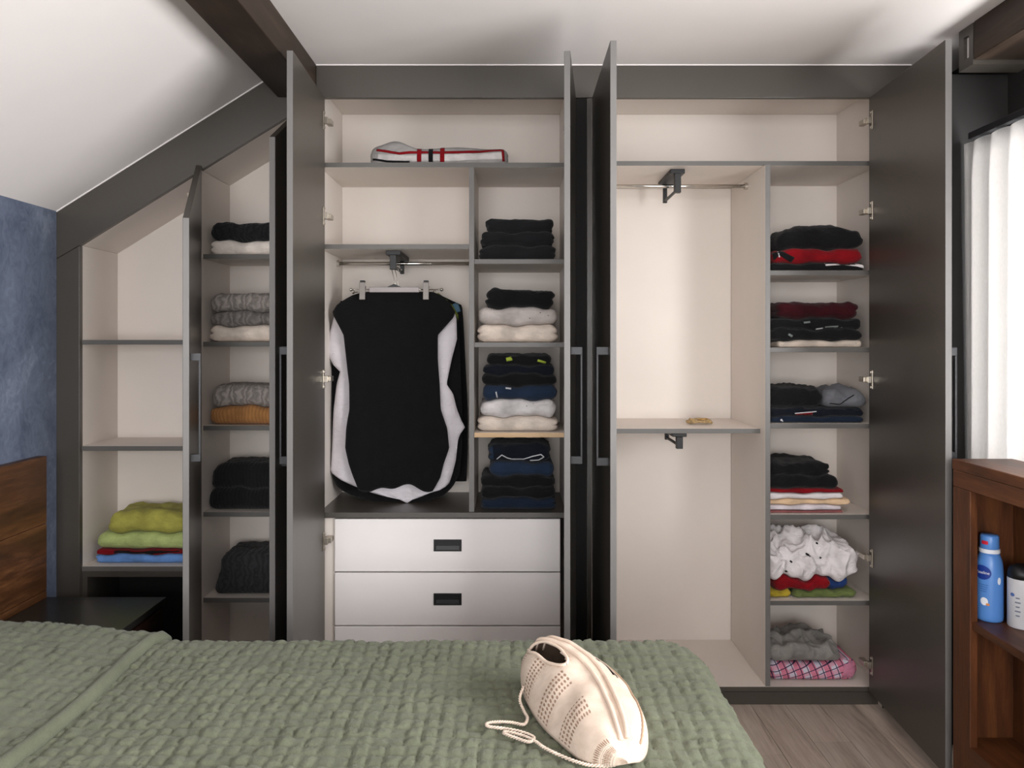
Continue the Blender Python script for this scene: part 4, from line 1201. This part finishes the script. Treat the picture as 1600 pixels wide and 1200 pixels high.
def patch(c, r, ang0, z, w, h, mat, parent, name, shape='ellipse', n=20):
    V = [(c[0] + r * math.cos(ang0), c[1] + r * math.sin(ang0), z)]; Fs = []
    rings = 4
    for k in range(1, rings + 1):
        for i in range(n):
            q = 2 * math.pi * i / n
            if shape == 'ellipse': a, b = math.cos(q), math.sin(q)
            else:
                a, b = math.cos(q), math.sin(q); mm = max(abs(a), abs(b)); a, b = a / mm, b / mm
            a, b = a * w / 2 * k / rings, b * h / 2 * k / rings
            V.append((c[0] + r * math.cos(ang0 + a / r), c[1] + r * math.sin(ang0 + a / r), z + b))
    for i in range(n): Fs.append((0, 1 + i, 1 + (i + 1) % n))
    for k in range(rings - 1):
        for i in range(n): Fs.append((1 + k * n + i, 1 + (k + 1) * n + i, 1 + (k + 1) * n + (i + 1) % n, 1 + k * n + (i + 1) % n))
    return mk(name, V, Fs, mat, parent, True)
cb = (1.349, -0.650, zs1)
t = thing('lotion_bottle', 'blue plastic lotion bottle with white neck band on bookcase shelf', 'bottle', cb)
RB = 0.0345
mb = MB(); mb.lathe([(0.030, 0.0005), (RB - 0.001, 0.004), (RB, 0.012), (RB, 0.13), (RB - 0.001, 0.15), (0.0315, 0.168), (0.027, 0.182), (0.0245, 0.190)], cb, 36); mb.build('body', BLB, t, True)
mb = MB(); mb.lathe([(0.0245, 0.190), (0.0262, 0.191), (0.0262, 0.201), (0.0245, 0.202)], cb, 32); mb.build('neck_band', plain('white_band', (226, 230, 238), 0.4), t, False)
mb = MB(); mb.lathe([(0.0235, 0.202), (0.0242, 0.204), (0.0235, 0.236), (0.0215, 0.240), (0.004, 0.241)], cb, 32); cap = mb.build('cap', BLB, t, True)
NV = plain('navy_label', (28, 56, 142), 0.4); WP = plain('white_ink', (228, 232, 240), 0.5); RP = plain('red_label', (206, 40, 62), 0.4)
aF = math.pi + 0.62
lab = patch(cb, RB + 0.0006, aF - 0.12, zs1 + 0.138, 0.046, 0.040, NV, t, 'label_oval')
bent_text('Vaseline', 0.0115, cb, RB + 0.0013, aF - 0.12, zs1 + 0.138, WP, lab, 'lettering')
patch(cb, 0.0245, aF - 0.10, zs1 + 0.220, 0.018, 0.010, RP, cap, 'cap_tag', 'rect')
patch(cb, RB + 0.0006, aF + 0.02, zs1 + 0.058, 0.020, 0.022, WP, t, 'label_splash')
patch(cb, RB + 0.0010, aF + 0.28, zs1 + 0.051, 0.010, 0.007, plain('orange_ink', (206, 132, 70), 0.5), t, 'label_drop')
for k in range(4): patch(cb, RB + 0.0006, aF - 0.05, zs1 + 0.104 - 0.006 * k, 0.026 - 0.003 * k, 0.0012, plain('dark_ink', (44, 74, 140), 0.5), t, 'label_line', 'rect')
patch(cb, RB + 0.0006, aF + 1.12, zs1 + 0.118, 0.010, 0.020, WP, t, 'label_seal')
cc_ = (1.402, -0.705, zs1)
t = thing('spray_can', 'white spray can with black cap beside the blue lotion bottle', 'spray can', cc_)
mb = MB(); mb.lathe([(0.031, 0.0005), (0.033, 0.003), (0.033, 0.132), (0.0325, 0.135)], cc_, 36); mb.build('body', plain('white_can', (206, 206, 210), 0.35), t, True)
mb = MB(); mb.lathe([(0.0325, 0.135), (0.0318, 0.150), (0.027, 0.164), (0.012, 0.172), (0.003, 0.173)], cc_, 32); mb.build('cap', MT['black'], t, True)
GI = plain('grey_ink', (120, 126, 142), 0.5)
bent_text('24h', 0.016, cc_, 0.0336, math.pi + 0.9, zs1 + 0.06, GI, t, 'lettering') if False else None
for k in range(5): patch(cc_, 0.0336, math.pi + 0.75, zs1 + 0.085 - 0.012 * k, 0.010 + 0.004 * (k % 2), 0.004, GI, t, 'label_line', 'rect')
patch(cc_, 0.0336, math.pi + 0.35, zs1 + 0.092, 0.012, 0.010, plain('blue_ink', (84, 110, 170), 0.5), t, 'label_mark')


# ------------------------------------------------------------------ handbag on the bed
ZQ = ZBED + 0.011
bag = thing('handbag', 'cream woven leather handbag with slot handle lying on the bed', 'handbag', (0.14, -1.24, ZQ))
TL = [0, .25, .5, .75, 1]
def curve(tbl, t):
    ts = [q[0] for q in tbl]
    P = [Vector(q[1]) for q in tbl]
    P = [P[0] * 2 - P[1]] + P + [P[-1] * 2 - P[-2]]
    for i in range(len(ts) - 1):
        if t <= ts[i + 1] + 1e-9:
            u = (t - ts[i]) / (ts[i + 1] - ts[i]); a, b, c, d = P[i], P[i + 1], P[i + 2], P[i + 3]
            return 0.5 * ((2 * b) + (c - a) * u + (2 * a - 5 * b + 4 * c - d) * u * u + (3 * b - a - 3 * c + d) * u ** 3)
    return P[-2]
LB = [(0, (.050, -1.055, ZQ)), (.2, (.024, -1.115, ZQ)), (.5, (.052, -1.245, ZQ)), (.75, (.098, -1.345, ZQ)), (1, (.150, -1.44, ZQ))]
RG = [(0, (.058, -1.065, .640)), (.12, (.074, -1.085, .682)), (.4, (.135, -1.145, .680)), (.6, (.176, -1.21, .660)), (.8, (.198, -1.31, .638)), (1, (.212, -1.43, .612))]
RBs = [(0, (.075, -1.045, ZQ)), (.3, (.165, -1.065, ZQ)), (.6, (.232, -1.145, ZQ)), (.8, (.262, -1.25, ZQ)), (1, (.272, -1.41, ZQ))]
NT, NP = 90, 44
def bag_point(t, ph):
    """ph 0..1: left base -> ridge -> right base (ridge at 0.58)"""
    a, r, b = curve(LB, t), curve(RG, t), curve(RBs, t)
    e = 1.0
    if t > 0.84:
        e = max(0.0, 1 - ((t - 0.84) / 0.16) ** 2.2) ** 0.5; e = max(e, 0.05)
        c = a.lerp(b, 0.5); c.z = ZQ + 0.012
        a = c + (a - c) * e; b = c + (b - c) * e; r = c + (r - c) * e
    if ph <= 0.58:
        u = ph / 0.58; p = a.lerp(r, u); n = (r - a).cross(Vector((0.39, -0.92, 0))).normalized()
        if n.z < 0: n = -n
        p += n * e * 0.026 * max(0.0, math.sin(math.pi * u)) ** 0.8 + Vector((-0.006, -0.004, 0)) * e * math.sin(math.pi * u)
    else:
        u = (ph - 0.58) / 0.42; p = r.lerp(b, u); n = (b - r).cross(Vector((0.39, -0.92, 0))).normalized()
        if n.z < 0: n = -n
        p += n * e * 0.030 * max(0.0, math.sin(math.pi * u)) ** 0.8
    w = 0.0022 * noise.noise(p * 30) + 0.0035 * math.sin(t * 26 + ph * 3) * math.sin(math.pi * min(1, ph / 0.58)) * (1 if ph < 0.58 else 0.2) * (1 - abs(ph - 0.3))
    p.z = max(ZQ, p.z + w)
    return p
V = []; UV = []
for i in range(NT + 1):
    for j in range(NP + 1):
        V.append(bag_point(i / NT, j / NP)); UV.append((i / NT, j / NP))
slot = lambda t, ph: ((t - 0.275) / 0.20) ** 2 + ((ph - 0.455 + (t - 0.275) * 0.05) / 0.070) ** 2 < 1 or ((t - 0.50) / 0.17) ** 2 + ((ph - 0.715) / 0.045) ** 2 < 1
Fs = []; W = NP + 1
for i in range(NT):
    for j in range(NP):
        if slot((i + .5) / NT, (j + .5) / NP): continue
        Fs.append((i * W + j, (i + 1) * W + j, (i + 1) * W + j + 1, i * W + j + 1))
Fs.append(tuple(i * W for i in range(NT, -1, -1)) + tuple(i * W + NP for i in range(NT + 1)))
Fs.append(tuple(range(NP, -1, -1))); Fs.append(tuple(NT * W + j for j in range(NP + 1)))

m = Mat('cream_woven_leather', 0.55, 0, 0.35)
uvn = m.n.new('ShaderNodeUVMap'); uvn.uv_map = 'UVMap'
sp = m.n.new('ShaderNodeSeparateXYZ'); m.l.new(uvn.outputs[0], sp.inputs[0])
mp = m.n.new('ShaderNodeMapping'); mp.inputs['Scale'].default_value = (34, 34, 1); m.l.new(uvn.outputs[0], mp.inputs[0])
dots = m.voro(mp.outputs[0], 1.0, 'F1', 0.12)
hole = m.ramp(dots, [(0.27, (1, 1, 1, 1)), (0.36, (0, 0, 0, 1))])
tv, pv = sp.outputs[0], sp.outputs[1]
band = m.math('LESS_THAN', m.math('ABSOLUTE', m.math('SUBTRACT', m.math('FRACT', m.math('MULTIPLY', tv, 4.6)), 0.5)), 0.24)
low = m.math('LESS_THAN', pv, 0.40)
inner = m.math('GREATER_THAN', pv, 0.03)
msk = m.math('MULTIPLY', m.math('MULTIPLY', band, low), inner)
hm = m.math('MULTIPLY', msk, hole)
mp2 = m.n.new('ShaderNodeMapping'); mp2.inputs['Scale'].default_value = (60, 8, 1); m.l.new(uvn.outputs[0], mp2.inputs[0])
lines = m.wave(mp2.outputs[0], 1.0, 1.0, 1, 1, 'X')
m.color(m.mix(hm, m.ramp(m.noise(m.coord(), 40, 3), [(0.3, (200, 181, 164)), (0.7, (216, 198, 182))]), (150, 122, 102)))
hgt = m.math('SUBTRACT', m.math('ADD', m.math('MULTIPLY', m.math('MULTIPLY', lines, low), 0.35), m.math('MULTIPLY', m.noise(m.coord(), 180, 3), 0.25)), m.math('MULTIPLY', hm, 1.2))
m.bump(hgt, 0.6, 0.003)
BAGM = m.m
body = mk('body', V, Fs, BAGM, bag, True)
bm = bmesh.new(); bm.from_mesh(body.data); bmesh.ops.recalc_face_normals(bm, faces=bm.faces); bm.to_mesh(body.data); bm.free()
uvl = body.data.uv_layers.new(name='UVMap')
for lp in body.data.loops: uvl.data[lp.index].uv = UV[lp.vertex_index]
body.data.materials.append(plain('brown_lining', (78, 62, 50), 0.8))
so = body.modifiers.new('thickness', 'SOLIDIFY'); so.thickness = 0.003; so.offset = -1; so.material_offset = 1; so.material_offset_rim = 0
LEA = plain('cream_leather_trim', (210, 191, 174), 0.5, 0, 0.04, 20, 0.2, 250)
def along(ph, t0, t1, n=40, lift=0.002):
    out = []
    for i in range(n + 1):
        p = bag_point(t0 + (t1 - t0) * i / n, ph); out.append(p + Vector((0, 0, lift)))
    return out
for ph, r_, nm in ((0.55, 0.0048, 'frame_bar'), (0.61, 0.0048, 'frame_bar')):
    mb = MB(); mb.tube(along(ph, 0.02, 0.95), r_, 8); mb.build(nm, LEA, bag, True)
mb = MB()
ring = []
for k in range(49):
    q = 2 * math.pi * k / 48
    tt = 0.275 + 0.205 * math.cos(q); ring.append(bag_point(tt, 0.455 - (tt - 0.275) * 0.05 + 0.074 * math.sin(q)) + Vector((0, -0.0005, 0.001)))
mb.tube(ring, 0.0034, 8, False); mb.build('slot_trim', LEA, bag, True)
# seam braid on the right face
mb = MB(); mb.tube(along(0.80, 0.30, 0.97, 90, 0.001), [0.0018 + 0.0012 * (i % 2) for i in range(91)], 6); mb.build('braid', plain('beige_braid', (170, 140, 116), 0.7), bag, True)
# cord strap: two strands twisted, lying on the quilt
def on_bed(px, py, z=ZQ + 0.004):
    dist = (CZ - z) * F / (py - HY)
    return Vector(((px - CX) * dist / F, dist - D, z))
path = [on_bed(818, 1072, ZQ + 0.03), on_bed(812, 1092, ZQ + 0.014), on_bed(818, 1110), on_bed(824, 1122), on_bed(818, 1132), on_bed(800, 1129), on_bed(780, 1128), on_bed(762, 1130), on_bed(763, 1135), on_bed(785, 1138), on_bed(812, 1143), on_bed(834, 1152), on_bed(826, 1159), on_bed(806, 1153), on_bed(788, 1146), on_bed(792, 1143.5), on_bed(815, 1149), on_bed(836, 1158), on_bed(850, 1168), on_bed(872, 1179), on_bed(900, 1190), on_bed(925, 1196), on_bed(955, 1196), on_bed(978, 1188)]
sp_ = spline(path, 14)
mb = MB()
for ph0 in (0, math.pi):
    q = []
    for i, p in enumerate(sp_):
        t = (sp_[min(i + 1, len(sp_) - 1)] - sp_[max(i - 1, 0)]).normalized(); a = t.cross(Vector((0, 0, 1))).normalized(); b = a.cross(t)
        w = i * 1.15 + ph0; q.append(p + (a * math.cos(w) + b * math.sin(w)) * 0.0019)
    mb.tube(q, 0.0018, 6)
mb.build('cord_strap', plain('cream_cord', (214, 196, 180), 0.7, 0, 0.1, 60), bag, True)
